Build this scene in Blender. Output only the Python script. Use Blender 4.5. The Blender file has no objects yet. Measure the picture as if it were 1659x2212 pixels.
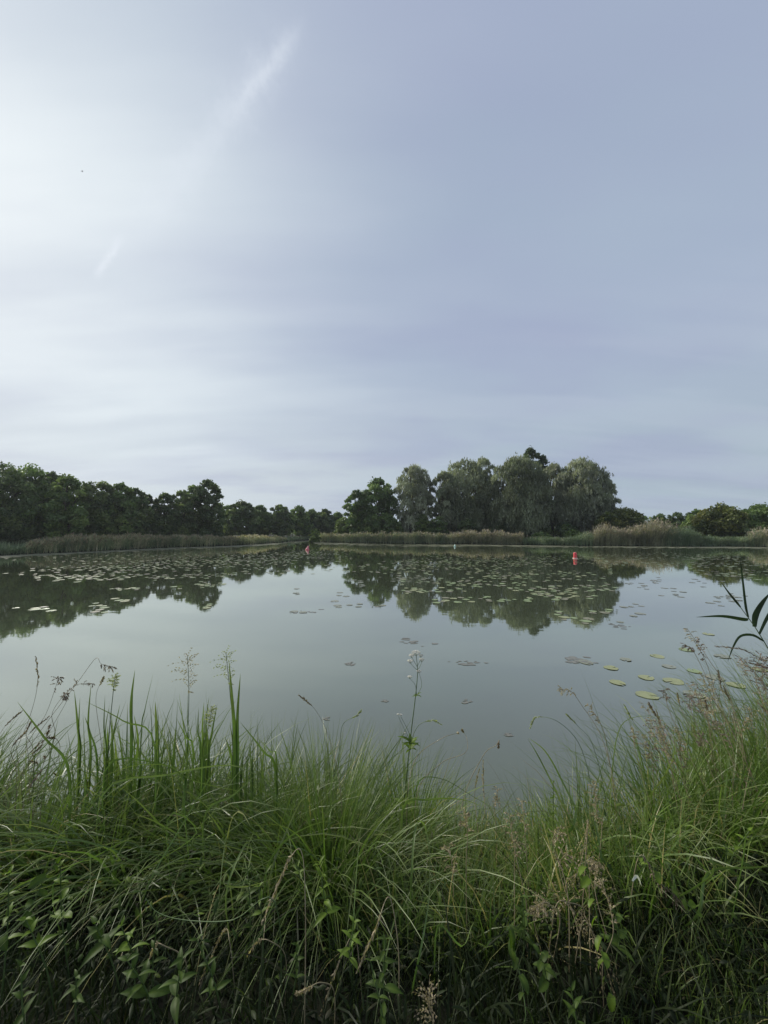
import bpy, math, random
import numpy as np
from mathutils import Vector, Matrix

scene = bpy.context.scene
col = scene.collection
R = math.radians
random.seed(7)
rng = np.random.default_rng(11)

# ------------------------------------------------------------------ camera
FOC = 800.0                     # focal length in pixels of a 1659 x 2212 frame
CAM_H = 2.2
PITCH = math.atan(35 / FOC)
cam_d = bpy.data.cameras.new('camera')
cam = bpy.data.objects.new('camera', cam_d)
col.objects.link(cam)
cam_d.sensor_fit = 'VERTICAL'
cam_d.sensor_height = 36
cam_d.lens = 36 * FOC / 2212
cam_d.clip_start = 0.05
cam_d.clip_end = 6000
cam.location = (0, 0, CAM_H)
cam.rotation_euler = (math.pi / 2 + PITCH, 0, 0)
scene.camera = cam

scene.view_settings.view_transform = 'Standard'
scene.view_settings.look = 'None'
scene.view_settings.exposure = 0
scene.view_settings.gamma = 1
scene.view_settings.use_curve_mapping = False
scene.cycles.max_bounces = 6
scene.cycles.diffuse_bounces = 3
scene.cycles.glossy_bounces = 3
scene.cycles.transmission_bounces = 4
scene.cycles.transparent_max_bounces = 4
scene.cycles.use_denoising = True


def ray(px, py):
    x = (px - 829.5) / FOC
    y = (1106 - py) / FOC
    return Vector((x, math.cos(PITCH) - y * math.sin(PITCH), math.sin(PITCH) + y * math.cos(PITCH)))


def at(px, py, Y):
    d = ray(px, py)
    k = Y / d.y
    return Vector((d.x * k, Y, CAM_H + d.z * k))


def onz(px, py, z=0.0):
    d = ray(px, py)
    k = (z - CAM_H) / d.z
    return Vector((d.x * k, d.y * k, z))


# ------------------------------------------------------------------ world and sun
SUN = Vector((-1.45, 1.0, 1.12)).normalized()
world = bpy.data.worlds.new('World')
scene.world = world
world.use_nodes = True
nt = world.node_tree
nt.nodes.clear()
N = nt.nodes.new
L = nt.links.new


def wmath(op, a, b=None, c=None, clamp=False):
    n = N('ShaderNodeMath')
    n.operation = op
    n.use_clamp = clamp
    for i, v in enumerate((a, b, c)):
        if v is None:
            continue
        if isinstance(v, (int, float)):
            n.inputs[i].default_value = v
        else:
            L(v, n.inputs[i])
    return n.outputs[0]


def wdot(v, vec):
    n = N('ShaderNodeVectorMath')
    n.operation = 'DOT_PRODUCT'
    L(v, n.inputs[0])
    n.inputs[1].default_value = vec
    return n.outputs['Value']


def wmix(f, a, b):
    n = N('ShaderNodeMix')
    n.data_type = 'RGBA'
    for s, v in ((0, f), (6, a), (7, b)):
        if isinstance(v, (int, float)):
            n.inputs[s].default_value = v
        elif isinstance(v, tuple):
            n.inputs[s].default_value = v
        else:
            L(v, n.inputs[s])
    return n.outputs[2]


def smooth(v, a, b):
    n = N('ShaderNodeMapRange')
    n.interpolation_type = 'SMOOTHSTEP'
    L(v, n.inputs[0])
    n.inputs[1].default_value = a
    n.inputs[2].default_value = b
    return n.outputs[0]


def wnoise(vec, scale, detail, rough=0.5):
    n = N('ShaderNodeTexNoise')
    L(vec, n.inputs['Vector'])
    n.inputs['Scale'].default_value = scale
    n.inputs['Detail'].default_value = detail
    n.inputs['Roughness'].default_value = rough
    return n.outputs[0]


def wmapping(vec, scale, rot=(0, 0, 0), loc=(0, 0, 0)):
    n = N('ShaderNodeMapping')
    L(vec, n.inputs['Vector'])
    n.inputs['Scale'].default_value = scale
    n.inputs['Rotation'].default_value = rot
    n.inputs['Location'].default_value = loc
    return n.outputs[0]


tc = N('ShaderNodeTexCoord')
D = tc.outputs['Generated']
sep = N('ShaderNodeSeparateXYZ')
L(D, sep.inputs[0])
dz = wmath('MAXIMUM', sep.outputs['Z'], 0.0)
sky = N('ShaderNodeTexSky')
sky.sky_type = 'NISHITA'
sky.sun_disc = False
sky.sun_elevation = math.asin(SUN.z)
sky.sun_rotation = math.atan2(SUN.x, SUN.y)
sky.air_density = 1.0
sky.dust_density = 3.0
# thin veil of high cloud: planar cloud-layer coordinates
inv = wmath('DIVIDE', 1.0, wmath('ADD', dz, 0.16))
cv = N('ShaderNodeVectorMath')
cv.operation = 'SCALE'
L(D, cv.inputs[0])
L(inv, cv.inputs['Scale'])
plane = cv.outputs[0]
m1 = wmapping(plane, (0.8, 1.7, 0.0), rot=(0, 0, 0.18))
n1 = wnoise(m1, 0.9, 3, 0.45)
m2 = wmapping(plane, (0.35, 1.7, 0.0), rot=(0, 0, -0.10), loc=(3, 1, 0))
n2 = wnoise(m2, 1.3, 5, 0.55)
m3 = wmapping(plane, (0.9, 1.3, 0), loc=(5, 9, 0))
n3 = wnoise(m3, 1.0, 3, 0.5)
sd = wdot(D, tuple(SUN))
glow = wmath('POWER', wmath('MULTIPLY', wmath('SUBTRACT', sd, 0.56), 1 / 0.44, None, True), 2.9)
SC = 10.0
def C(r, g, b):
    return (r * SC, g * SC, b * SC, 1)
base_hi = C(0.352, 0.428, 0.565)
base_mid = C(0.395, 0.472, 0.610)
base_lo = wmix(smooth(sd, 0.25, 0.75), C(0.41, 0.50, 0.58), C(0.575, 0.645, 0.705))
veil = wmix(smooth(dz, 0.75, 0.35), base_hi, base_mid)
veil = wmix(smooth(dz, 0.46, 0.04), veil, base_lo)
veil = wmix(wmath('MULTIPLY', smooth(n3, 0.40, 0.66), 0.5), veil, C(0.36, 0.40, 0.575))
veil = wmix(wmath('MULTIPLY', smooth(n1, 0.40, 0.68), 0.25), veil, C(0.46, 0.56, 0.66))
band = wmath('MULTIPLY', smooth(n2, 0.44, 0.60), smooth(dz, 0.62, 0.30))
veil = wmix(wmath('MULTIPLY', band, 0.18), veil, C(0.575, 0.65, 0.735))
sdn = wmath('ADD', sd, wmath('ADD', wmath('MULTIPLY', wmath('SUBTRACT', n1, 0.5), 0.34), wmath('MULTIPLY', wmath('SUBTRACT', n2, 0.5), 0.24)))
glow = wmath('POWER', wmath('MULTIPLY', wmath('SUBTRACT', sdn, 0.42), 1 / 0.60, None, True), 2.6)
veil = wmix(wmath('MULTIPLY', glow, 0.97), veil, C(0.80, 0.875, 0.92))


def trail(p0, p1, width, amt, t0, t1, t2, t3, nscale, seed, v):
    a = ray(*p0).normalized()
    b = ray(*p1).normalized()
    nrm = a.cross(b).normalized()
    tang = (b - a).normalized()
    ta, tb = a.dot(tang), b.dot(tang)
    d = wdot(D, tuple(nrm))
    t = wmath('DIVIDE', wmath('SUBTRACT', wdot(D, tuple(tang)), ta), tb - ta)
    nn = wnoise(wmapping(D, (1, 1, 1), loc=(seed, 0, 0)), nscale * 1.6, 7, 0.78)
    d = wmath('ADD', d, wmath('MULTIPLY', wmath('SUBTRACT', nn, 0.5), width * 3.4))
    g = wmath('MULTIPLY', d, 1.0 / width)
    g = wmath('EXPONENT', wmath('MULTIPLY', wmath('MULTIPLY', g, g), -1.0))
    fade = wmath('MULTIPLY', smooth(t, t0, t1), smooth(t, t3, t2))
    front = smooth(wdot(D, tuple((a + b).normalized())), 0.5, 0.7)
    nn2 = wnoise(wmapping(D, (1, 1, 1), loc=(0, seed, 0)), nscale * 2.2, 4, 0.7)
    f = wmath('MULTIPLY', wmath('MULTIPLY', g, fade), wmath('MULTIPLY', front, smooth(nn2, -0.1, 0.8)))
    return wmix(wmath('MULTIPLY', f, amt, None, True), v, C(0.80, 0.86, 0.94))


veil = trail((220, 600), (650, 55), 0.026, 0.30, 0.0, 0.5, 0.8, 1.05, 14, 2.0, veil)
veil = trail((440, 330), (640, 72), 0.010, 0.42, 0.05, 0.62, 0.8, 1.15, 30, 7.0, veil)
veil = trail((206, 602), (255, 522), 0.006, 0.7, -0.1, 0.3, 0.8, 1.3, 30, 4.0, veil)
veil = wmix(0.975, sky.outputs[0], veil)
bg = N('ShaderNodeBackground')
bg.inputs['Strength'].default_value = 0.1
L(veil, bg.inputs['Color'])
wo = N('ShaderNodeOutputWorld')
L(bg.outputs[0], wo.inputs['Surface'])

sun_d = bpy.data.lights.new('sun', 'SUN')
sun_d.energy = 4.0
sun_d.angle = R(14)
sun_d.color = (1.0, 0.95, 0.86)
sun = bpy.data.objects.new('sun', sun_d)
col.objects.link(sun)
sun.location = SUN * 50
sun.rotation_euler = SUN.to_track_quat('Z', 'Y').to_euler()


# ------------------------------------------------------------------ helpers
def tag(o, label=None, cat=None, group=None, kind=None):
    if label:
        o['label'] = label
    if cat:
        o['category'] = cat
    if group:
        o['group'] = group
    if kind:
        o['kind'] = kind
    return o


def link(name, me, parent=None, loc=None):
    o = bpy.data.objects.new(name, me)
    col.objects.link(o)
    if parent is not None:
        o.parent = parent
    if loc is not None:
        o.location = loc
    return o


def empty(name, loc=(0, 0, 0)):
    o = bpy.data.objects.new(name, None)
    o.empty_display_size = 0.1
    o.location = loc
    col.objects.link(o)
    return o


def mesh_np(name, V, F, mat, attr=None, smooth_sh=False, tip=None):
    """V (n,3), F (m,4) quads (or (m,3)); attr = per vertex random value, tip = per vertex 0..1"""
    me = bpy.data.meshes.new(name)
    V = np.asarray(V, dtype=np.float32)
    F = np.asarray(F, dtype=np.int32)
    k = F.shape[1]
    me.vertices.add(len(V))
    me.vertices.foreach_set('co', V.ravel())
    me.loops.add(F.size)
    me.loops.foreach_set('vertex_index', F.ravel())
    me.polygons.add(len(F))
    me.polygons.foreach_set('loop_start', np.arange(0, F.size, k, dtype=np.int32))
    me.polygons.foreach_set('loop_total', np.full(len(F), k, dtype=np.int32))
    if smooth_sh:
        me.polygons.foreach_set('use_smooth', np.ones(len(F), dtype=bool))
    me.update(calc_edges=True)
    if attr is not None:
        a = me.attributes.new('rnd', 'FLOAT', 'POINT')
        a.data.foreach_set('value', np.asarray(attr, dtype=np.float32))
    if tip is not None:
        a = me.attributes.new('tip', 'FLOAT', 'POINT')
        a.data.foreach_set('value', np.asarray(tip, dtype=np.float32))
    me.materials.append(mat)
    return me


def build(name, V, F, mat, parent=None, attr=None, smooth_sh=False, tip=None, loc=None):
    return link(name, mesh_np(name, V, F, mat, attr, smooth_sh, tip), parent, loc)


# ------------------------------------------------------------------ materials
def new_mat(name):
    m = bpy.data.materials.new(name)
    m.use_nodes = True
    m.node_tree.nodes.clear()
    return m, m.node_tree


def leaf_mat(name, cols, tipcol=None, tipmix=0.0, transl=0.3, rough=0.5, spec=0.3, nscale=3.0, nmix=0.35, tint=(1.35, 1.5, 0.6)):
    """cols: list of (pos, rgb) for the per-piece random ramp"""
    m, t = new_mat(name)
    n = t.nodes.new
    l = t.links.new
    at_ = n('ShaderNodeAttribute')
    at_.attribute_name = 'rnd'
    ramp = n('ShaderNodeValToRGB')
    e = ramp.color_ramp.elements
    while len(e) < len(cols):
        e.new(0.5)
    for i, (p, c) in enumerate(cols):
        e[i].position = p
        e[i].color = (*c, 1)
    l(at_.outputs['Fac'], ramp.inputs[0])
    geo = n('ShaderNodeNewGeometry')
    noi = n('ShaderNodeTexNoise')
    noi.inputs['Scale'].default_value = nscale
    noi.inputs['Detail'].default_value = 3
    l(geo.outputs['Position'], noi.inputs['Vector'])
    mr = n('ShaderNodeMapRange')
    mr.inputs[1].default_value = 0.3
    mr.inputs[2].default_value = 0.7
    mr.inputs[3].default_value = 1 - nmix
    mr.inputs[4].default_value = 1 + nmix
    l(noi.outputs[0], mr.inputs[0])
    mul = n('ShaderNodeVectorMath')
    mul.operation = 'SCALE'
    l(ramp.outputs[0], mul.inputs[0])
    l(mr.outputs[0], mul.inputs['Scale'])
    colr = mul.outputs[0]
    if tipcol is not None:
        at2 = n('ShaderNodeAttribute')
        at2.attribute_name = 'tip'
        p = n('ShaderNodeMath')
        p.operation = 'POWER'
        p.inputs[1].default_value = 3.0
        l(at2.outputs['Fac'], p.inputs[0])
        q = n('ShaderNodeMath')
        q.operation = 'MULTIPLY'
        q.inputs[1].default_value = tipmix
        l(p.outputs[0], q.inputs[0])
        mx = n('ShaderNodeMix')
        mx.data_type = 'RGBA'
        l(q.outputs[0], mx.inputs[0])
        l(colr, mx.inputs[6])
        mx.inputs[7].default_value = (*tipcol, 1)
        colr = mx.outputs[2]
    pb = n('ShaderNodeBsdfPrincipled')
    l(colr, pb.inputs['Base Color'])
    pb.inputs['Roughness'].default_value = rough
    pb.inputs['Specular IOR Level'].default_value = spec
    tr = n('ShaderNodeBsdfTranslucent')
    tm = n('ShaderNodeVectorMath')
    tm.operation = 'MULTIPLY'
    tm.inputs[1].default_value = tint
    l(colr, tm.inputs[0])
    l(tm.outputs[0], tr.inputs['Color'])
    ms = n('ShaderNodeMixShader')
    ms.inputs[0].default_value = transl
    l(pb.outputs[0], ms.inputs[1])
    l(tr.outputs[0], ms.inputs[2])
    out = n('ShaderNodeOutputMaterial')
    l(ms.outputs[0], out.inputs['Surface'])
    return m


def noise_mat(name, c1, c2, scale=2.0, rough=0.8, spec=0.2, bump=0.0, bscale=20, detail=5, c3=None):
    m, t = new_mat(name)
    n = t.nodes.new
    l = t.links.new
    geo = n('ShaderNodeTexCoord')
    noi = n('ShaderNodeTexNoise')
    noi.inputs['Scale'].default_value = scale
    noi.inputs['Detail'].default_value = detail
    l(geo.outputs['Object'], noi.inputs['Vector'])
    ramp = n('ShaderNodeValToRGB')
    ramp.color_ramp.elements[0].position = 0.35
    ramp.color_ramp.elements[0].color = (*c1, 1)
    ramp.color_ramp.elements[1].position = 0.65
    ramp.color_ramp.elements[1].color = (*c2, 1)
    if c3:
        e = ramp.color_ramp.elements.new(0.8)
        e.color = (*c3, 1)
    l(noi.outputs[0], ramp.inputs[0])
    pb = n('ShaderNodeBsdfPrincipled')
    l(ramp.outputs[0], pb.inputs['Base Color'])
    pb.inputs['Roughness'].default_value = rough
    pb.inputs['Specular IOR Level'].default_value = spec
    if bump > 0:
        nb = n('ShaderNodeTexNoise')
        nb.inputs['Scale'].default_value = bscale
        nb.inputs['Detail'].default_value = 4
        l(geo.outputs['Object'], nb.inputs['Vector'])
        b = n('ShaderNodeBump')
        b.inputs['Strength'].default_value = bump
        b.inputs['Distance'].default_value = 0.02
        l(nb.outputs[0], b.inputs['Height'])
        l(b.outputs[0], pb.inputs['Normal'])
    out = n('ShaderNodeOutputMaterial')
    l(pb.outputs[0], out.inputs['Surface'])
    return m


M = {}
M['willow'] = leaf_mat('willow_leaf', [(0, (0.132, 0.154, 0.088)), (0.5, (0.208, 0.233, 0.144)), (1, (0.340, 0.359, 0.251))],
                       transl=0.36, nscale=0.35, nmix=0.4, tint=(1.15, 1.25, 0.75))
M['willow_grey'] = leaf_mat('willow_grey_leaf', [(0, (0.179, 0.198, 0.128)), (0.5, (0.281, 0.302, 0.211)), (1, (0.440, 0.449, 0.341))],
                            transl=0.36, nscale=0.35, nmix=0.4, tint=(1.15, 1.25, 0.75))
M['dark_leaf'] = leaf_mat('dark_tree_leaf', [(0, (0.066, 0.099, 0.046)), (0.6, (0.124, 0.170, 0.070)), (1, (0.225, 0.277, 0.099))],
                          transl=0.32, nscale=0.4, nmix=0.35, tint=(1.1, 1.2, 0.8))
M['mid_leaf'] = leaf_mat('mid_tree_leaf', [(0, (0.081, 0.124, 0.048)), (0.6, (0.150, 0.221, 0.075)), (1, (0.288, 0.355, 0.109))],
                         transl=0.34, nscale=0.4, nmix=0.35, tint=(1.1, 1.2, 0.8))
M['fresh_leaf'] = leaf_mat('fresh_bush_leaf', [(0, (0.063, 0.092, 0.031)), (0.6, (0.119, 0.169, 0.050)), (1, (0.196, 0.243, 0.077))],
                           transl=0.25, nscale=0.8, nmix=0.3)
M['elder_leaf'] = leaf_mat('yellow_green_leaf', [(0, (0.057, 0.078, 0.026)), (0.55, (0.113, 0.137, 0.041)), (1, (0.266, 0.256, 0.073))],
                           transl=0.22, nscale=0.5, nmix=0.35)
M['bark'] = noise_mat('bark', (0.045, 0.038, 0.03), (0.10, 0.09, 0.075), scale=6, rough=0.9, bump=0.6)
M['reed'] = leaf_mat('reed_leaf', [(0, (0.123, 0.174, 0.091)), (0.45, (0.246, 0.289, 0.162)), (0.75, (0.430, 0.394, 0.253)), (1, (0.655, 0.574, 0.385))],
                     tipcol=(0.30, 0.25, 0.18), tipmix=0.4, transl=0.2, nscale=0.6)
M['reed_dry'] = leaf_mat('dry_reed', [(0, (0.109, 0.135, 0.075)), (0.4, (0.208, 0.207, 0.127)), (0.75, (0.327, 0.312, 0.201)), (1, (0.417, 0.403, 0.275))],
                         tipcol=(0.38, 0.32, 0.24), tipmix=0.5, transl=0.2, nscale=0.6)
M['reed_green'] = leaf_mat('green_reed', [(0, (0.090, 0.131, 0.072)), (0.5, (0.168, 0.217, 0.126)), (1, (0.294, 0.329, 0.197))], transl=0.2, nscale=0.6)
M['plume'] = leaf_mat('reed_plume', [(0, (0.22, 0.17, 0.13)), (1, (0.42, 0.35, 0.28))], transl=0.3, nscale=1)
M['blade'] = leaf_mat('grass_blade', [(0, (0.049, 0.094, 0.024)), (0.4, (0.089, 0.151, 0.038)), (0.72, (0.137, 0.204, 0.056)), (0.9, (0.193, 0.227, 0.082)), (0.96, (0.355, 0.288, 0.137))],
                      tipcol=(0.19, 0.21, 0.08), tipmix=0.6, transl=0.32, rough=0.40, spec=0.42, nscale=5, nmix=0.3, tint=(1.2, 1.35, 0.7))
M['sedge'] = leaf_mat('sedge_blade', [(0, (0.071, 0.129, 0.025)), (0.5, (0.118, 0.195, 0.036)), (0.86, (0.174, 0.241, 0.056)), (0.95, (0.378, 0.314, 0.133)), (1, (0.537, 0.435, 0.188))],
                      tipcol=(0.17, 0.16, 0.07), tipmix=0.6, transl=0.35, rough=0.42, spec=0.4, nscale=5, nmix=0.25, tint=(1.2, 1.35, 0.7))
M['blade_shade_tone'] = leaf_mat('grass_blade_shade_tone', [(0, (0.010, 0.018, 0.006)), (0.5, (0.020, 0.032, 0.009)), (0.95, (0.030, 0.042, 0.014)), (1, (0.048, 0.045, 0.025))],
                      transl=0.3, rough=0.55, spec=0.2, nscale=5, nmix=0.3)  # darker copy of the blade green: shade of the hollow put into the colour
M['dry'] = leaf_mat('dry_grass', [(0, (0.13, 0.10, 0.055)), (0.5, (0.24, 0.19, 0.11)), (1, (0.38, 0.31, 0.20))], transl=0.25, nscale=6, nmix=0.3)
M['leaf'] = leaf_mat('herb_leaf', [(0, (0.025, 0.052, 0.008)), (0.6, (0.051, 0.087, 0.013)), (1, (0.093, 0.132, 0.019))],
                     transl=0.3, rough=0.55, spec=0.2, nscale=25, nmix=0.3)
M['leaf_light'] = leaf_mat('light_herb_leaf', [(0, (0.080, 0.136, 0.016)), (1, (0.147, 0.219, 0.025))],
                           transl=0.35, rough=0.5, spec=0.25, nscale=25, nmix=0.25)
M['stem'] = noise_mat('green_stem', (0.06, 0.10, 0.03), (0.10, 0.15, 0.05), scale=20, rough=0.5, spec=0.4)
M['stem_dry'] = noise_mat('straw_stem', (0.20, 0.17, 0.10), (0.32, 0.27, 0.17), scale=20, rough=0.6)
M['head_purple'] = leaf_mat('purple_seed_head', [(0, (0.11, 0.085, 0.07)), (1, (0.28, 0.21, 0.16))], transl=0.2, nscale=40)
M['head_straw'] = leaf_mat('straw_seed_head', [(0, (0.20, 0.16, 0.10)), (1, (0.42, 0.35, 0.23))], transl=0.3, nscale=40)
M['head_pale'] = leaf_mat('pale_seed_head', [(0, (0.22, 0.25, 0.13)), (1, (0.40, 0.42, 0.26))], transl=0.35, nscale=40)
M['flower'] = leaf_mat('white_flower', [(0, (0.55, 0.52, 0.50)), (1, (0.80, 0.78, 0.74))], transl=0.2, nscale=60, nmix=0.15)
M['bud'] = leaf_mat('brown_bud', [(0, (0.10, 0.07, 0.06)), (1, (0.30, 0.25, 0.22))], transl=0.1, nscale=60)
M['pad_green'] = noise_mat('lily_pad_green', (0.18, 0.24, 0.10), (0.27, 0.33, 0.15), scale=9, rough=0.35, spec=0.5, bump=0.2, bscale=25)
M['pad_yellow'] = noise_mat('lily_pad_yellow', (0.22, 0.245, 0.11), (0.31, 0.32, 0.16), scale=9, rough=0.38, spec=0.5, bump=0.2, bscale=25)
M['pad_brown'] = noise_mat('lily_pad_brown', (0.15, 0.15, 0.10), (0.24, 0.23, 0.15), scale=9, rough=0.5, spec=0.4, bump=0.2, bscale=25)
M['pad_wet'] = noise_mat('lily_pad_wet', (0.17, 0.185, 0.12), (0.25, 0.25, 0.17), scale=11, rough=0.2, spec=1.0, bump=0.15, bscale=25)
M['reed_leaf'] = leaf_mat('reed_leaf_backlit_tone', [(0, (0.018, 0.034, 0.016)), (1, (0.045, 0.075, 0.03))], transl=0.15, rough=0.5, spec=0.3, nscale=8)  # leaf green darkened so the backlit look sits in the colour
M['algae'] = noise_mat('algae', (0.09, 0.10, 0.06), (0.18, 0.18, 0.115), scale=3, rough=0.7)
M['weed'] = noise_mat('sunken_weed', (0.12, 0.12, 0.09), (0.17, 0.16, 0.12), scale=12, rough=0.25, spec=0.9)
M['red'] = noise_mat('red_plastic', (0.48, 0.035, 0.045), (0.62, 0.07, 0.08), scale=9, rough=0.35, spec=0.5)
M['pink'] = noise_mat('faded_red_plastic', (0.55, 0.16, 0.19), (0.62, 0.22, 0.25), scale=5, rough=0.5, spec=0.4)
M['rim'] = noise_mat('weathered_rim', (0.62, 0.42, 0.38), (0.70, 0.52, 0.46), scale=7, rough=0.6)
M['mint'] = noise_mat('mint_plastic', (0.45, 0.66, 0.58), (0.62, 0.78, 0.70), scale=5, rough=0.4, spec=0.5)
M['teal'] = noise_mat('teal_plastic', (0.12, 0.30, 0.25), (0.16, 0.36, 0.30), scale=5, rough=0.4, spec=0.5)
M['bird'] = noise_mat('dark_feather', (0.05, 0.05, 0.055), (0.08, 0.08, 0.085), scale=20, rough=0.8)

# water
m, t = new_mat('pond_water')
n = t.nodes.new
l = t.links.new
geo = n('ShaderNodeNewGeometry')
big = n('ShaderNodeTexNoise')
big.inputs['Scale'].default_value = 0.18
big.inputs['Detail'].default_value = 3
l(geo.outputs['Position'], big.inputs['Vector'])
rp = n('ShaderNodeValToRGB')
rp.color_ramp.elements[0].position = 0.35
rp.color_ramp.elements[0].color = (0.066, 0.078, 0.045, 1)
rp.color_ramp.elements[1].position = 0.65
rp.color_ramp.elements[1].color = (0.074, 0.087, 0.051, 1)
l(big.outputs[0], rp.inputs[0])
pb = n('ShaderNodeBsdfDiffuse')
l(rp.outputs[0], pb.inputs['Color'])
gl = n('ShaderNodeBsdfGlossy')
gl.inputs['Color'].default_value = (0.97, 1.0, 0.93, 1)
gl.inputs['Roughness'].default_value = 0.03
lw = n('ShaderNodeLayerWeight')
pwr = n('ShaderNodeMath')
pwr.operation = 'POWER'
pwr.inputs[1].default_value = 2.15
l(lw.outputs['Facing'], pwr.inputs[0])
mxs = n('ShaderNodeMixShader')
l(pwr.outputs[0], mxs.inputs[0])
l(pb.outputs[0], mxs.inputs[1])
l(gl.outputs[0], mxs.inputs[2])
mp = n('ShaderNodeMapping')
mp.inputs['Scale'].default_value = (0.7, 1.0, 1)
l(geo.outputs['Position'], mp.inputs['Vector'])
rip = n('ShaderNodeTexNoise')
rip.inputs['Scale'].default_value = 2.2
rip.inputs['Detail'].default_value = 3
rip.inputs['Roughness'].default_value = 0.5
l(mp.outputs[0], rip.inputs['Vector'])
bm_ = n('ShaderNodeBump')
bm_.inputs['Strength'].default_value = 1.0
bm_.inputs['Distance'].default_value = 0.0013
l(rip.outputs[0], bm_.inputs['Height'])
l(bm_.outputs[0], gl.inputs['Normal'])
out = n('ShaderNodeOutputMaterial')
l(mxs.outputs[0], out.inputs['Surface'])
M['water'] = m

M['ground'] = noise_mat('bank_soil', (0.008, 0.009, 0.005), (0.018, 0.020, 0.010), scale=1.7, rough=0.95, bump=0.8, bscale=14, c3=(0.024, 0.024, 0.013))

# ------------------------------------------------------------------ pond outline and ground
far_px = [(-700, 1262), (-420, 1228), (-200, 1210), (0, 1200), (70, 1196), (150, 1193), (250, 1188), (350, 1183), (500, 1178), (560, 1175),
          (612, 1171), (640, 1168), (668, 1166), (690, 1170), (760, 1172), (860, 1174), (970, 1175), (1130, 1177),
          (1200, 1178), (1280, 1179), (1450, 1180), (1560, 1180), (1659, 1181), (1850, 1184), (2200, 1196), (2700, 1225)]
shore_far = [onz(x, y) for x, y in far_px]
near = [(58, 26), (45, 14), (20, 8.0), (9, 5.2), (5, 4.1), (3.2, 3.3), (2.1, 2.75), (1.4, 2.55), (0.4, 2.5), (-0.5, 2.5), (-1.6, 2.55), (-2.6, 2.7), (-4, 3.0), (-8, 3.8), (-18, 6), (-26, 9)]
pond = np.array([(p.x, p.y) for p in shore_far] + near)


def shore_dist(X, Y):
    """positive on land, negative in the pond"""
    P = np.stack([np.ravel(X), np.ravel(Y)], 1)
    best = np.full(len(P), 1e9)
    inside = np.zeros(len(P), bool)
    n_ = len(pond)
    for i in range(n_):
        a = pond[i]
        b = pond[(i + 1) % n_]
        ab = b - a
        tt = np.clip(((P - a) @ ab) / (ab @ ab), 0, 1)
        dd = np.hypot(*(P - a - tt[:, None] * ab).T)
        best = np.minimum(best, dd)
        cond = (a[1] > P[:, 1]) != (b[1] > P[:, 1])
        with np.errstate(divide='ignore', invalid='ignore'):
            xx = a[0] + (P[:, 1] - a[1]) * ab[0] / ab[1]
        inside ^= cond & (P[:, 0] < xx)
    return np.where(inside, -best, best).reshape(np.shape(X))


def sstep(v, a, b):
    t_ = np.clip((v - a) / (b - a), 0, 1)
    return t_ * t_ * (3 - 2 * t_)


def gz(X, Y):
    X = np.asarray(X, float)
    Y = np.asarray(Y, float)
    s = shore_dist(X, Y)
    nearw = sstep(np.hypot(X, Y), 14, 7)
    width = 1.5 - 0.5 * sstep(X, 0.3, 1.0)
    width = width * nearw + 1.5 * (1 - nearw)
    top = 0.62 * nearw + 0.35 * (1 - nearw)
    z = top * sstep(s, -0.05, width) + 0.02 * sstep(s, -0.1, 0.1)
    z = z + sstep(s, 2, 40) * 0.35 + 0.02 * np.sin(X * 3.1 + Y * 1.7) * sstep(s, 0.2, 1.0)
    z = np.where(s < 0, -0.6 * sstep(-s, 0, 1.2), z)
    return z


def gz1(x, y):
    return float(gz(np.array([x]), np.array([y]))[0])


nr, na = 260, 320
rr = np.concatenate([[0.0], np.geomspace(0.15, 420, nr)])
aa = np.linspace(0, 2 * np.pi, na, endpoint=False)
RR, AA = np.meshgrid(rr[1:], aa, indexing='ij')
GX = RR * np.cos(AA)
GY = RR * np.sin(AA)
GZ = gz(GX, GY)
V = np.stack([GX.ravel(), GY.ravel(), GZ.ravel()], 1)
i = np.arange(nr - 1)[:, None]
j = np.arange(na)[None, :]
F = np.stack([(i * na + j), ((i + 1) * na + j), ((i + 1) * na + (j + 1) % na), (i * na + (j + 1) % na)], -1).reshape(-1, 4)
V = np.vstack([V, [[0, 0, 0.62]]])
ground = build('ground', V, F, M['ground'], smooth_sh=True)
# small cap closing the pole of the polar grid
capV = np.vstack([V[:na], [[0, 0, gz1(0, 0)]]])
cf = [(k, (k + 1) % na, na) for k in range(na)]
me = ground.data
import bmesh
bm = bmesh.new()
bm.from_mesh(me)
bm.verts.ensure_lookup_table()
for k in range(na):
    bm.faces.new((bm.verts[k], bm.verts[(k + 1) % na], bm.verts[len(V) - 1]))
bmesh.ops.recalc_face_normals(bm, faces=bm.faces)
bm.to_mesh(me)
bm.free()
tag(ground, 'dark earthy bank and meadow around the pond', kind='structure')

W = 160
wv = [(-W, 1.0, 0), (W, 1.0, 0), (W, 260, 0), (-W, 260, 0)]
water = build('water', wv, [(0, 1, 2, 3)], M['water'])
tag(water, 'calm murky grey green pond water mirroring sky and trees', kind='structure')


# ------------------------------------------------------------------ vectorised plants
def rand_units(n_):
    v = rng.normal(size=(n_, 3))
    return v / np.linalg.norm(v, axis=1, keepdims=True)


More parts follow.
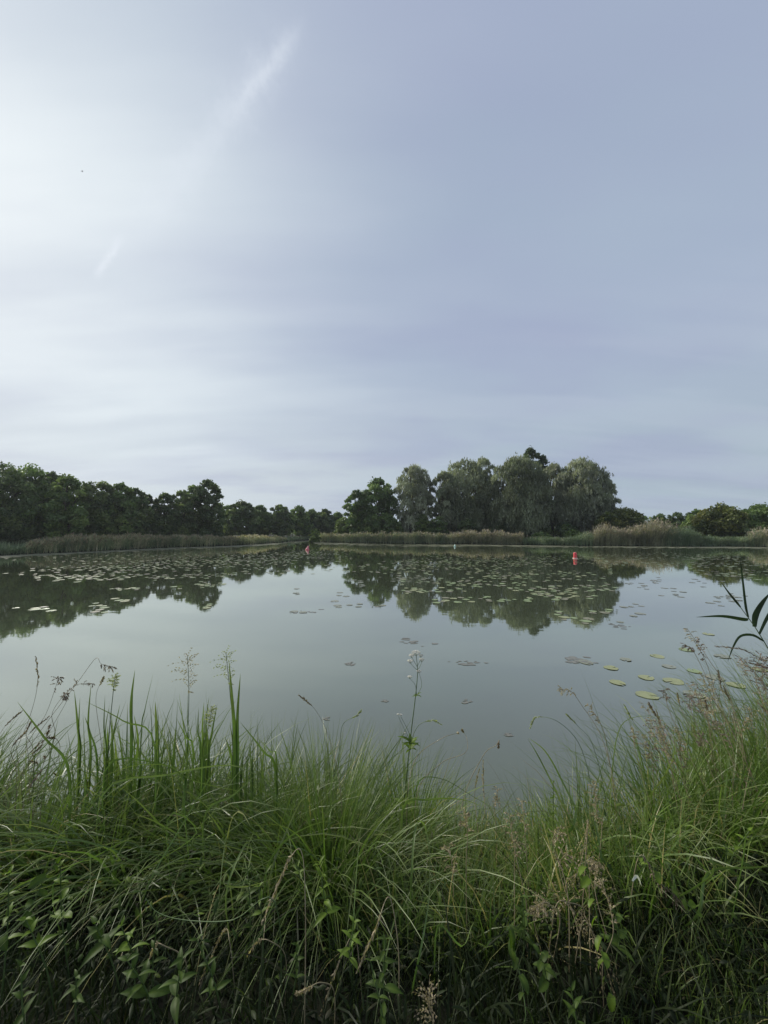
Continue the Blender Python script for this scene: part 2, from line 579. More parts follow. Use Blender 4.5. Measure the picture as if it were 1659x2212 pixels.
def cards(P, hl, hw, attr, hang=0.0, up=None):
    """diamond leaf pieces at P; hl, hw half length and half width"""
    n_ = len(P)
    u = rand_units(n_)
    if hang > 0:
        u = u * (1 - hang) + np.array([0, 0, -1.0]) * hang
        u /= np.linalg.norm(u, axis=1, keepdims=True)
    w = np.cross(u, rand_units(n_))
    w /= np.linalg.norm(w, axis=1, keepdims=True) + 1e-9
    hl = (hl * rng.uniform(0.6, 1.3, n_))[:, None]
    hw = (hw * rng.uniform(0.6, 1.3, n_))[:, None]
    nn = np.cross(u, w) * hw * 0.35
    Vv = np.stack([P - u * hl, P + w * hw + nn, P + u * hl, P - w * hw + nn], 1).reshape(-1, 3)
    Ff = np.arange(n_ * 4).reshape(-1, 4)
    return Vv, Ff, np.repeat(attr, 4)


def blades(base, az, lean, bend, length, width, segs=6, twist=None, pw=1.4, fold=False, attr=None, prof=0.0):
    """curved tapering ribbons"""
    n_ = len(base)
    k = segs + 1
    tt = np.linspace(0, 1, k)
    th = lean[:, None] + bend[:, None] * tt[None, :] ** pw
    ds = length[:, None] / segs
    hx = np.sin(th) * ds
    hz = np.cos(th) * ds
    cx = np.concatenate([np.zeros((n_, 1)), np.cumsum(hx[:, :-1], 1)], 1)
    cz = np.concatenate([np.zeros((n_, 1)), np.cumsum(hz[:, :-1], 1)], 1)
    ca, sa = np.cos(az)[:, None], np.sin(az)[:, None]
    wob = (rng.uniform(-1, 1, n_)[:, None] * tt[None, :] ** 2) * 0.06 * length[:, None]
    P = np.stack([base[:, 0:1] + cx * ca - wob * sa, base[:, 1:2] + cx * sa + wob * ca, base[:, 2:3] + cz], -1)
    if twist is None:
        twist = rng.uniform(-0.9, 0.9, n_)
    tw = twist[:, None] * (0.4 + tt[None, :])
    side = np.stack([-sa * np.ones_like(cx), ca * np.ones_like(cx), np.zeros_like(cx)], -1)
    tan = np.stack([np.sin(th) * ca, np.sin(th) * sa, np.cos(th)], -1)
    nor = np.cross(tan, side)
    sdv = side * np.cos(tw)[..., None] + nor * np.sin(tw)[..., None]
    wp = (0.75 + 0.25 * np.sin(np.pi * np.minimum(tt * 1.6, 1))) * (1 - tt ** 2.2) ** 0.8
    wp[-1] = 0.04
    if prof > 0:
        wp = np.sin(np.pi * np.clip(tt * 0.93 + 0.05, 0, 1)) ** 0.7
        wp[-1] = 0.05
    hw = 0.5 * width[:, None] * wp[None, :]
    A = P - sdv * hw[..., None]
    B = P + sdv * hw[..., None]
    if attr is None:
        attr = rng.uniform(0, 1, n_)
    if not fold:
        Vv = np.stack([A, B], 2).reshape(-1, 3)
        b0 = (np.arange(n_) * k * 2)[:, None] + (np.arange(segs) * 2)[None, :]
        Ff = np.stack([b0, b0 + 1, b0 + 3, b0 + 2], -1).reshape(-1, 4)
        return Vv, Ff, np.repeat(attr, k * 2), np.tile(np.repeat(tt, 2), n_)
    nn = np.cross(tan, sdv)
    Cc = P + nn * (hw * 0.5)[..., None]
    Vv = np.stack([A, Cc, B], 2).reshape(-1, 3)
    b0 = (np.arange(n_) * k * 3)[:, None] + (np.arange(segs) * 3)[None, :]
    F1 = np.stack([b0, b0 + 1, b0 + 4, b0 + 3], -1).reshape(-1, 4)
    F2 = np.stack([b0 + 1, b0 + 2, b0 + 5, b0 + 4], -1).reshape(-1, 4)
    return Vv, np.vstack([F1, F2]), np.repeat(attr, k * 3), np.tile(np.repeat(tt, 3), n_)


def merge(parts):
    Vs, Fs, As, Ts = [], [], [], []
    o_ = 0
    for p in parts:
        Vs.append(p[0])
        Fs.append(p[1] + o_)
        As.append(p[2])
        Ts.append(p[3] if len(p) > 3 else np.zeros(len(p[0])))
        o_ += len(p[0])
    return np.vstack(Vs), np.vstack(Fs), np.concatenate(As), np.concatenate(Ts)


def tube(pts, radii, sides=6):
    """tube along 3d points"""
    pts = [Vector(p) for p in pts]
    Vs, Fs = [], []
    ref = Vector((0.3, 1, 0.1)).normalized()
    for q, p in enumerate(pts):
        a = pts[max(q - 1, 0)]
        b = pts[min(q + 1, len(pts) - 1)]
        tdir = (b - a).normalized()
        s = tdir.cross(ref)
        if s.length < 0.05:
            s = tdir.cross(Vector((1, 0, 0)))
        s.normalize()
        u = tdir.cross(s)
        for e in range(sides):
            an = 2 * math.pi * e / sides
            Vs.append(p + (s * math.cos(an) + u * math.sin(an)) * radii[q])
    for q in range(len(pts) - 1):
        for e in range(sides):
            Fs.append((q * sides + e, q * sides + (e + 1) % sides, (q + 1) * sides + (e + 1) % sides, (q + 1) * sides + e))
    return np.array([tuple(v) for v in Vs]), np.array(Fs)


def spline(pts, n_=12):
    """Catmull-Rom through points"""
    pts = [Vector(p) for p in pts]
    if len(pts) == 2:
        return [pts[0].lerp(pts[1], k / n_) for k in range(n_ + 1)]
    res = []
    ext = [pts[0] * 2 - pts[1]] + pts + [pts[-1] * 2 - pts[-2]]
    segn = max(2, round(n_ / (len(pts) - 1)))
    for k in range(1, len(ext) - 2):
        p0, p1, p2, p3 = ext[k - 1:k + 3]
        for q in range(segn):
            u = q / segn
            res.append(0.5 * ((2 * p1) + (p2 - p0) * u + (2 * p0 - 5 * p1 + 4 * p2 - p3) * u * u + (3 * p1 - p0 - 3 * p2 + p3) * u ** 3))
    res.append(pts[-1])
    return res


def tmerge(parts):
    Vs, Fs = [], []
    o_ = 0
    for v, f in parts:
        Vs.append(v)
        Fs.append(f + o_)
        o_ += len(v)
    return np.vstack(Vs), np.vstack(Fs)


# ------------------------------------------------------------------ trees
def tree(name, label, cat, group, top, width, Y, base_py=1160, mat='dark_leaf', kind='round', ncards=9000, shift=0.0, depth=None,
         low=0.04, hl=0.15, nlobes=16, trunks=1, gaps=0.0, seed=None, name_grp=None):
    """top=(px,py) crown apex, width in px, Y distance"""
    T = at(top[0], top[1], Y)
    x0 = T.x
    zg = gz1(x0, Y)
    H = T.z - zg
    Wm = width * Y / FOC
    Dm = depth if depth else Wm * 0.85
    root = empty(name, (x0, Y, zg))
    tag(root, label, cat, group)
    st = random.Random(seed if seed is not None else int(top[0] * 7 + top[1]))
    # lobes
    nlobes = int(nlobes * (1.9 if kind == 'willow' else 1.6))
    lobes = []
    for q in range(nlobes):
        h = (q + 0.5) / nlobes
        if kind == 'willow':
            prof = math.sin(math.pi * min(0.5, 0.30 + 0.30 * h)) if h < 0.6 else math.sqrt(max(0.02, 1 - ((h - 0.6) / 0.44) ** 2))
        elif kind == 'cone':
            prof = 1.0 - 0.55 * h if h > 0.25 else 0.72 + 0.6 * h
        else:
            prof = math.sqrt(max(0.02, 1 - ((h - 0.45) / 0.62) ** 2))
        a = q * 2.399 + st.uniform(-0.5, 0.5)
        rl = Wm * st.uniform(0.09, 0.19) * (0.75 + 0.35 * (1 - h))
        rl = max(rl, 0.045 * H)
        if kind == 'willow':
            rl *= 1.05
        rad = max(0.0, prof * 0.5 - rl / Wm) * st.uniform(0.86, 1.05)
        zc = low * H + rl * 0.6 + h * (H * (1 - low) - rl * 1.75)
        lobes.append((math.cos(a) * rad * Wm, math.sin(a) * rad * Dm, zc, rl))
    lobes.append((0, 0, H - Wm * 0.13, Wm * 0.14))
    lobes.append((st.uniform(-.1, .1) * Wm, 0, H * 0.42, Wm * 0.21))
    lobes.append((st.uniform(-.1, .1) * Wm, 0, H * 0.65, Wm * 0.18))
    lobes.append((st.uniform(-.15, .15) * Wm, 0, H * 0.2, Wm * 0.22))
    # trunk and limbs
    segs = []
    for tn in range(trunks):
        off = (tn - (trunks - 1) / 2) * Wm * 0.12
        path = spline([(off, 0, -0.1), (off * 1.3 + st.uniform(-.15, .15), st.uniform(-.2, .2), H * 0.3), (off * 1.8 + st.uniform(-.3, .3), 0, H * 0.6), (off + st.uniform(-.2, .2), 0, H * 0.9)], 12)
        r0 = (0.025 * H + 0.03) / (1 + 0.25 * (trunks - 1))
        segs.append(tube(path, [r0 * (1 - 0.85 * q / (len(path) - 1)) for q in range(len(path))], 8))
        for lb in lobes[tn::max(trunks, 1) * 3]:
            sidx = max(1, min(len(path) - 2, int(lb[2] / H * len(path) * 0.6)))
            s = path[sidx]
            e = Vector((lb[0], lb[1], lb[2]))
            mid = s.lerp(e, 0.5) + Vector((0, 0, 0.06 * H))
            pp = spline([s, mid, e], 6)
            segs.append(tube(pp, [r0 * 0.4 * (1 - 0.8 * q / (len(pp) - 1)) for q in range(len(pp))], 5))
    tv, tf = tmerge(segs)
    build('trunk', tv, tf, M['bark'], root, smooth_sh=True)
    # foliage
    vol = np.array([lb[3] ** 2 for lb in lobes])
    cnt = (ncards * vol / vol.sum()).astype(int)
    Ps, Atr = [], []
    for (lx, ly, lz, lr), c in zip(lobes, cnt):
        u = rand_units(c)
        u[:, 2] = np.where(u[:, 2] < -0.3, -u[:, 2] * rng.uniform(0.2, 1.0, c), u[:, 2])
        lump = 1 + 0.20 * np.sin(u[:, 0] * 7 + lx * 3) * np.sin(u[:, 1] * 6 + lz) + 0.14 * np.sin(u[:, 2] * 11 + ly * 5) * np.sin(u[:, 0] * 13)
        r = lr * lump * (1.0 - 0.36 * rng.random(c) ** 2)
        ntw = 26
        tw = rand_units(ntw)
        tw[:, 2] = np.abs(tw[:, 2]) * 0.9
        tl = rng.uniform(1.05, 1.5, ntw)
        on_tw = rng.random(c) < (0.30 if kind != 'willow' else 0.08)
        ti = rng.integers(0, ntw, c)
        f__ = rng.uniform(0.55, 1.0, c)
        u = np.where(on_tw[:, None], tw[ti], u)
        r = np.where(on_tw, lr * tl[ti] * f__, r)
        p = np.array([lx, ly, lz]) + u * r[:, None] + np.where(on_tw, 0.12, 0.0)[:, None] * rng.normal(0, 1, (c, 3)) * lr
        if kind == 'willow':
            # hanging streamers: leaves share the start point of one of the lobe's strands
            ns = max(30, c // 16)
            su = rand_units(ns)
            su[:, 2] = np.abs(su[:, 2]) - 0.15
            sr = lr * (1.0 - 0.3 * rng.random(ns) ** 2)
            sp_ = np.array([lx, ly, lz]) + su * sr[:, None]
            sl = lr * rng.uniform(0.25, 0.85, ns) * (0.4 + np.hypot(su[:, 0], su[:, 1]))
            si = rng.integers(0, ns, c)
            g_ = rng.random(c)
            hp = sp_[si] + rng.normal(0, 0.07, (c, 3))
            hp[:, 2] -= g_ * sl[si]
            hp[:, :2] += su[si][:, :2] * (0.18 * np.sqrt(g_) * sl[si])[:, None]
            pick_ = (rng.random(c) < 0.5)[:, None]
            p = np.where(pick_, hp, p)
        tint = st.uniform(0.05, 0.85)
        att = np.clip(tint + rng.normal(0, 0.14, c), 0, 1)
        Ps.append(p)
        Atr.append(att)
    P = np.vstack(Ps)
    A_ = np.concatenate(Atr)
    ok = P[:, 2] > 0.02
    P, A_ = P[ok], A_[ok]
    if kind == 'willow':
        Vv, Ff, aa_ = cards(P, hl * 1.35, hl * 0.36, A_, hang=0.62)
    else:
        Vv, Ff, aa_ = cards(P, hl, hl * 0.6, A_)
    f_ = build('crown', Vv, Ff, M[mat], root, attr=aa_)
    return root


GW = 'trees of the wood behind the reeds'
left_trees = [
    # top px,py, width px, Y, mat, kind, n, label
    ((-150, 1000), 230, 33, 'dark_leaf', 'round', 9000, 'broad dark tree at the picture edge beyond the grassy shore'),
    ((8, 1003), 150, 36, 'dark_leaf', 'round', 12000, 'tall dark tree at the edge of the wood above the grassy shore'),
    ((66, 1007), 130, 38, 'mid_leaf', 'round', 12000, 'tall broad-crowned tree forming the highest hump of the wood'),
    ((112, 1022), 100, 40, 'dark_leaf', 'round', 9000, 'dark tree tucked beside the highest hump of the wood'),
    ((146, 1027), 90, 38, 'mid_leaf', 'round', 9000, 'lighter green tree with a knobbly top in the middle of the wood'),
    ((190, 1043), 100, 41, 'dark_leaf', 'round', 9000, 'dark green round tree behind the start of the long reed bed'),
    ((224, 1042), 80, 42, 'dark_leaf', 'round', 8000, 'dark tree with a flat dense crown behind the long reed bed'),
    ((261, 1045), 85, 43, 'mid_leaf', 'round', 8000, 'mid green tree with a yellowish crown top behind the long reeds'),
    ((292, 1056), 70, 44, 'dark_leaf', 'round', 7000, 'dark tree sloping down towards the thin gap in the wood'),
    ((318, 1069), 52, 46, 'dark_leaf', 'round', 4500, 'thin airy tree at the gap where sky shows through the wood'),
    ((356, 1066), 66, 47, 'dark_leaf', 'round', 7000, 'dark bushy tree just past the thin gap in the wood'),
    ((392, 1061), 62, 48, 'dark_leaf', 'round', 7000, 'dark tree with a pointed crown beside the tallest tree at the wood end'),
    ((449, 1038), 78, 50, 'dark_leaf', 'round', 12000, 'tall dark tree ending the near wood with a rounded peak'),
    ((415, 1050), 60, 52, 'mid_leaf', 'round', 7000, 'tree leaning on the tall peaked tree at the wood end'),
    ((522, 1083), 78, 62, 'dark_leaf', 'round', 8000, 'low round dark tree following the tall peaked tree'),
    ((492, 1092), 44, 64, 'mid_leaf', 'round', 4000, 'small tree in the notch past the tall peaked tree'),
    ((560, 1092), 58, 66, 'mid_leaf', 'round', 6000, 'low tree of the far row behind the short reed bed'),
    ((604, 1091), 62, 68, 'dark_leaf', 'round', 6000, 'dark tree of the far row above the pond inlet'),
    ((646, 1094), 56, 72, 'mid_leaf', 'round', 6000, 'mid green tree of the far row left of the inlet bush'),
    ((674, 1101), 44, 76, 'dark_leaf', 'round', 5000, 'far small tree straight above the little inlet bush'),
    ((702, 1101), 46, 78, 'dark_leaf', 'round', 5000, 'farthest low tree where the wood meets the sky gap'),
    ((730, 1107), 40, 80, 'mid_leaf', 'round', 4000, 'last tiny tree of the far row before the willow grove'),
]
for (tp, w, Y, mt, kd, nc, lb) in left_trees:
    tree('broadleaf_tree', lb, 'tree', GW, tp, w, Y, mat=mt, kind=kd, ncards=nc, hl=0.0037 * Y + 0.02, nlobes=18, low=0.0)

GG = 'trees of the willow grove'
tree('broadleaf_tree', 'dark green tree with upright lumpy crown starting the willow grove', 'tree', GG, (817, 1034), 92, 62, mat='mid_leaf', ncards=15000, hl=0.22, nlobes=20, low=0)
tree('broadleaf_tree', 'lower dark green tree with stepped crown beside the sky gap', 'tree', GG, (770, 1060), 66, 61, mat='mid_leaf', ncards=9000, hl=0.22, low=0)
tree('willow_tree', 'slender silver-grey willow with sky showing through its branches', 'tree', GG, (894, 1004), 92, 61, mat='willow_grey', kind='willow', ncards=19000, hl=0.19, nlobes=24, trunks=2, low=0.02)
tree('willow_tree', 'olive grey willow with two rounded tops next to the slender willow', 'tree', GG, (1003, 992), 122, 62, mat='willow', kind='willow', ncards=26000, hl=0.20, nlobes=26, trunks=3, low=0.02)
tree('willow_tree', 'low willow shoulder in front of the olive grey willow', 'tree', GG, (958, 1018), 72, 60.5, mat='willow', kind='willow', ncards=12000, hl=0.20, nlobes=16, trunks=2, low=0.02)
tree('willow_tree', 'brownish willow crown half hidden between the two largest willows', 'tree', GG, (1042, 988), 84, 65, mat='willow', kind='willow', ncards=15000, hl=0.20, nlobes=20, trunks=2, low=0.02)
tree('willow_tree', 'largest weeping grey-green willow in the centre of the grove', 'tree', GG, (1118, 984), 142, 58.5, mat='willow', kind='willow', ncards=36000, hl=0.20, nlobes=32, trunks=3, low=0.0)
tree('poplar_tree', 'dark poplar top rising above the willow crowns', 'tree', GG, (1146, 969), 66, 67, mat='dark_leaf', kind='round', ncards=15000, hl=0.20, nlobes=18, low=0.02)
tree('poplar_tree', 'second dark poplar top peeking just over the willows', 'tree', GG, (1172, 984), 44, 67, mat='dark_leaf', kind='round', ncards=7000, hl=0.20, low=0.02)
tree('willow_tree', 'narrow grey willow between the largest willow and the end willow', 'tree', GG, (1196, 1000), 76, 61, mat='willow_grey', kind='willow', ncards=15000, hl=0.19, nlobes=20, trunks=2, low=0.12)
tree('willow_tree', 'wide silver-grey willow ending the grove towards the open sky', 'tree', GG, (1258, 989), 128, 59, mat='willow_grey', kind='willow', ncards=31000, hl=0.20, nlobes=30, trunks=3, low=0.03)
tree('willow_tree', 'low drooping side crown on the outer flank of the end willow', 'tree', GG, (1303, 1030), 64, 58, mat='willow_grey', kind='willow', ncards=11000, hl=0.19, nlobes=16, low=0.02)

# bushes along the foot of the grove
GB = 'bushes at the foot of the grove'
for (tp, w, Y, mt, lb, nc) in [
    ((742, 1118), 46, 66, 'fresh_leaf', 'pale green bush below the sky gap at the grove start', 4000),
    ((800, 1112), 60, 60, 'mid_leaf', 'dark shrub beneath the lumpy green tree', 4500),
    ((848, 1118), 50, 59.5, 'mid_leaf', 'rounded shrub between green tree and slender willow', 4000),
    ((912, 1112), 46, 59, 'fresh_leaf', 'light green shrub under the slender willow', 4000),
    ((948, 1116), 44, 59, 'mid_leaf', 'squat shrub under the two-topped willow', 4000),
    ((1010, 1120), 50, 59, 'dark_leaf', 'dark shrub under the brownish willow', 4000),
    ((1160, 1128), 60, 57.5, 'dark_leaf', 'dark undergrowth bush under the narrow willow', 4000),
    ((1222, 1128), 56, 57, 'dark_leaf', 'dark bush beneath the end willow trunk', 4000),
    ((1168, 1150), 44, 53, 'mid_leaf', 'low green bush on the bank beyond the brown reeds', 3500),
    ((1240, 1146), 52, 52.5, 'fresh_leaf', 'leafy bush on the bank before the end willow', 3500),
    ((680, 1143), 26, 58, 'fresh_leaf', 'small bright green bush at the tip of the inlet', 3000),
    ((20, 1122), 80, 36, 'dark_leaf', 'dark undergrowth below the wood beside the grassy shore strip', 4500),
    ((60, 1128), 70, 37, 'dark_leaf', 'dark low bush at the start of the long reed bed', 4500),
    ((1085, 1122), 56, 59, 'dark_leaf', 'dark bush in the shade of the largest willow', 4000),
]:
    tree('shrub', lb, 'bush', GB, tp, w, Y, mat=mt, ncards=nc, hl=0.16, nlobes=12, low=0)

GR = 'low trees beyond the tall reeds'
for (tp, w, Y, mt, lb, nc) in [
    ((1345, 1098), 108, 54, 'elder_leaf', 'dome-shaped yellow-green tree beside the end willow', 12000),
    ((1312, 1108), 60, 53, 'elder_leaf', 'yellowish bushy side of the dome-shaped tree', 6000),
    ((1425, 1110), 44, 66, 'mid_leaf', 'tiny airy tree in the dip behind the tall reeds', 3000),
    ((1462, 1107), 52, 64, 'dark_leaf', 'small dark tree with sky gaps behind the tall reeds', 3500),
    ((1505, 1101), 60, 58, 'mid_leaf', 'rounded tree beginning the last group near the picture edge', 6000),
    ((1558, 1091), 110, 51, 'elder_leaf', 'broad yellow-topped tree in the last group behind green reeds', 14000),
    ((1640, 1091), 96, 50, 'mid_leaf', 'broad flat-topped tree at the picture edge behind the last reeds', 12000),
    ((1740, 1085), 120, 50, 'dark_leaf', 'dark tree just past the picture edge behind reeds', 7000),
    ((1495, 1136), 60, 55, 'dark_leaf', 'dark low thicket bush behind the green reeds', 4000),
    ((1590, 1130), 80, 50, 'dark_leaf', 'dark thicket bush under the broad yellow-topped tree', 5000),
]:
    tree('bushy_tree', lb, 'tree', GR, tp, w, Y, mat=mt, ncards=nc, hl=0.18, nlobes=16, low=0)

# distant wood closing the horizon everywhere else (reads as one mass)
parts = []
for q in range(520):
    a = rng.uniform(-1.45, 1.45)
    d = rng.uniform(95, 125)
    cx_, cy_ = math.sin(a) * d, math.cos(a) * d
    h = rng.uniform(2.2, 4.4)
    c = 60
    u = rand_units(c)
    p = np.array([cx_, cy_, 0.6]) + u * np.array([3.2, 2.5, h])
    p = p[p[:, 2] > 0.4]
    v_, f_, a_ = cards(p, 0.6, 0.38, np.clip(rng.normal(0.35, 0.2, len(p)), 0, 1))
    parts.append((v_, f_, a_, np.zeros(len(v_))))
V, F, A_, T_ = merge(parts)
tag(build('distant_woodland', V, F, M['mid_leaf'], attr=A_), 'low distant wood closing off the horizon behind the pond', 'woodland', kind='stuff')


# ------------------------------------------------------------------ reed beds
def reed_bed(label, x0, x1, prof, depth, dens, hmul, mat, plume=0.6, lean_dir=0.3, leanamt=0.15, name='reed_bed', wid=1.0):
    """prof: list of (px, top_py) heights read against the shore; standing on the far shore between px x0..x1"""
    xs = np.array([p[0] for p in far_px], float)
    ys = np.array([p[1] for p in far_px], float)
    n_ = int(dens * (x1 - x0))
    px = rng.uniform(x0, x1, n_)
    py = np.interp(px, xs, ys)
    back = rng.random(n_) ** 1.3 * depth
    bx, by, H = np.zeros(n_), np.zeros(n_), np.zeros(n_)
    tops = np.interp(px, [p[0] for p in prof], [p[1] for p in prof])
    for q in range(n_):
        s = onz(px[q], py[q])
        r = math.hypot(s.x, s.y)
        k = (r + back[q]) / r
        bx[q], by[q] = s.x * k, s.y * k
        H[q] = max(0.4, at(px[q], tops[q], s.y * k).z)
    z = np.maximum(gz(bx, by), -0.15)
    clump = 0.84 + 0.13 * np.sin(px * 0.55 + 2 * np.sin(px * .07)) * np.sin(px * 0.23 + 1) + 0.10 * np.sin(px * 0.11 + 3 * np.sin(px * .03))
    H = (H - z) * 1.10 * rng.uniform(0.62, 1.12, n_) * clump * hmul
    base = np.stack([bx, by, z], 1)
    az = rng.normal(lean_dir, 0.8, n_)
    attr = np.clip(rng.normal(0.45, 0.22, n_) + 0.15 * np.sin(px * 0.13), 0, 1)
    lean = np.abs(rng.normal(0, leanamt, n_))
    bend = np.abs(rng.normal(0.15, 0.15, n_))
    P_ = [blades(base, az, lean, bend, H, np.full(n_, 0.035 * wid), segs=4, attr=attr)]
    for lv in range(4):
        f = rng.uniform(0.15, 0.9, n_)
        lb = base.copy()
        off = f * H
        lb[:, 0] += np.cos(az) * np.sin(lean + bend * 0.3 * f) * off
        lb[:, 1] += np.sin(az) * np.sin(lean + bend * 0.3 * f) * off
        lb[:, 2] += np.cos(lean + bend * 0.3 * f) * off
        P_.append(blades(lb, rng.uniform(0, 6.28, n_), rng.uniform(0.3, 0.9, n_), rng.uniform(0.4, 1.3, n_), rng.uniform(0.25, 0.5, n_), np.full(n_, 0.035 * wid), segs=3, attr=np.clip(attr + rng.normal(0, .12, n_), 0, 1)))
    V, F, A_, T_ = merge(P_)
    o = build(name, V, F, M[mat], attr=A_, tip=T_)
    tag(o, label, 'reeds', 'reed beds around the pond', kind='stuff')
    if plume > 0:
        pick = rng.random(n_) < plume
        m_ = pick.sum()
        th = (lean + bend * 0.6)[pick]
        Hq = H[pick]
        tp = base[pick].copy()
        tp[:, 0] += np.cos(az[pick]) * np.sin(th) * Hq * 0.9
        tp[:, 1] += np.sin(az[pick]) * np.sin(th) * Hq * 0.9
        tp[:, 2] += np.cos(th) * Hq * 0.9
        V, F, A_, T_ = merge([blades(tp, az[pick] + rng.normal(0, .5, m_), th + 0.1, rng.uniform(0.3, 1.2, m_), rng.uniform(0.18, 0.34, m_), rng.uniform(0.05, 0.09, m_), segs=3, prof=1)])
        c = build('plumes', V, F, M['plume'], o, attr=A_)
        c.name = 'plume'
        tag(c, kind='stuff')
    return o


reed_bed('long brownish reed bed along the shore below the near wood', 58, 516, [(58, 1174), (75, 1164), (150, 1157), (300, 1156), (420, 1157), (510, 1160)], 3.5, 11, 1.0, 'reed', 0.75)
reed_bed('short reed bed past the long one near the pond inlet', 518, 616, [(518, 1158), (590, 1158), (616, 1163)], 4, 11, 1.0, 'reed', 0.6)
reed_bed('low sedge on the muddy strip at the inlet mouth', 612, 690, [(612, 1163), (650, 1162), (690, 1160)], 4, 8, 0.9, 'reed_green', 0.1)
reed_bed('mixed green and straw reeds below the slender willow', 690, 972, [(690, 1150), (760, 1152), (860, 1150), (970, 1154)], 3, 11, 1.0, 'reed_green', 0.25)
reed_bed('straw coloured reeds scattered through the grove foot', 690, 972, [(690, 1150), (760, 1152), (860, 1149), (970, 1153)], 1.5, 6, 1.0, 'reed_dry', 0.5)
reed_bed('tan brown reed stand below the largest willow', 972, 1128, [(972, 1148), (1050, 1147), (1128, 1152)], 3, 16, 1.0, 'reed_dry', 0.8)
reed_bed('short green waterside growth between the two brown reed stands', 1128, 1282, [(1128, 1163), (1180, 1160), (1230, 1162), (1250, 1148), (1280, 1146)], 3, 10, 0.95, 'reed_green', 0.02)
reed_bed('tallest golden reed stand leaning before the dome-shaped tree', 1282, 1450, [(1282, 1136), (1340, 1140), (1380, 1130), (1430, 1127), (1450, 1136)], 3, 15, 1.05, 'reed_dry', 0.9, leanamt=0.28, wid=1.1)
reed_bed('dark green young reeds beside the tallest golden stand', 1440, 1512, [(1440, 1136), (1480, 1137), (1512, 1146)], 3, 16, 1.0, 'reed_green', 0.0)
reed_bed('low green sedge along the shore under the last trees', 1505, 1630, [(1505, 1156), (1560, 1160), (1630, 1157)], 3, 11, 0.95, 'reed_green', 0.0)
reed_bed('brownish reeds at the picture edge beyond the low sedge', 1618, 1860, [(1618, 1145), (1659, 1142), (1860, 1140)], 3, 11, 1.0, 'reed', 0.5)
reed_bed('grassy shore strip in front of the near wood', -420, 70, [(-420, 1190), (0, 1184), (70, 1182)], 5, 9, 0.8, 'reed_green', 0.0)

# grassy meadow cover just behind the far shore
xs = np.array([p[0] for p in far_px], float)
ys = np.array([p[1] for p in far_px], float)
n_ = 9000
px = rng.uniform(-300, 1900, n_)
py = np.interp(px, xs, ys)
sp = np.array([tuple(onz(a, b)) for a, b in zip(px, py)])
rl_ = np.hypot(sp[:, 0], sp[:, 1])
k = (rl_ + rng.uniform(0.2, 9, n_)) / rl_
bx, by = sp[:, 0] * k, sp[:, 1] * k
base = np.stack([bx, by, gz(bx, by)], 1)
V, F, A_, T_ = merge([blades(base, rng.uniform(0, 6.28, n_), rng.uniform(0, .3, n_), rng.uniform(0.2, 1, n_), rng.uniform(0.3, 0.9, n_), np.full(n_, 0.07), segs=3)])
tag(build('meadow_grass', V, F, M['reed_green'], attr=A_, tip=T_), 'rough meadow grass on the far bank behind the reeds', 'grass', kind='stuff')

# ------------------------------------------------------------------ floating plants
pad_meshes = {}
for mt in ('pad_green', 'pad_yellow', 'pad_brown', 'pad_wet'):
    for v in range(3):
        segs = 22
        r1 = random.Random(v * 5 + 1)
        Vv = [(0.12, 0, 0.001)]
        for ring, rad in enumerate((0.55, 1.0)):
            for s in range(segs + 1):
                a = 0.16 + (2 * math.pi - 0.32) * s / segs
                w = 1 + 0.04 * math.sin(3 * a + v * 2) + 0.02 * math.sin(7 * a + v)
                z = 0.002 if ring == 0 else 0.004 + 0.006 * max(0, math.sin(2 * a + v * 1.7)) + (0.012 if v == 2 and 2.6 < a < 3.2 else 0)
                Vv.append((rad * w * math.cos(a), rad * w * 0.92 * math.sin(a), z))
        Ff = [(0, 1 + s, 2 + s) for s in range(segs)]
        b = segs + 1
        Ff2 = [(1 + s, 1 + b + s, 2 + b + s, 2 + s) for s in range(segs)]
        me = bpy.data.meshes.new('lily_pad')
        me.from_pydata(Vv, [], Ff + Ff2)
        me.materials.append(M[mt])
        pad_meshes[(mt, v)] = me

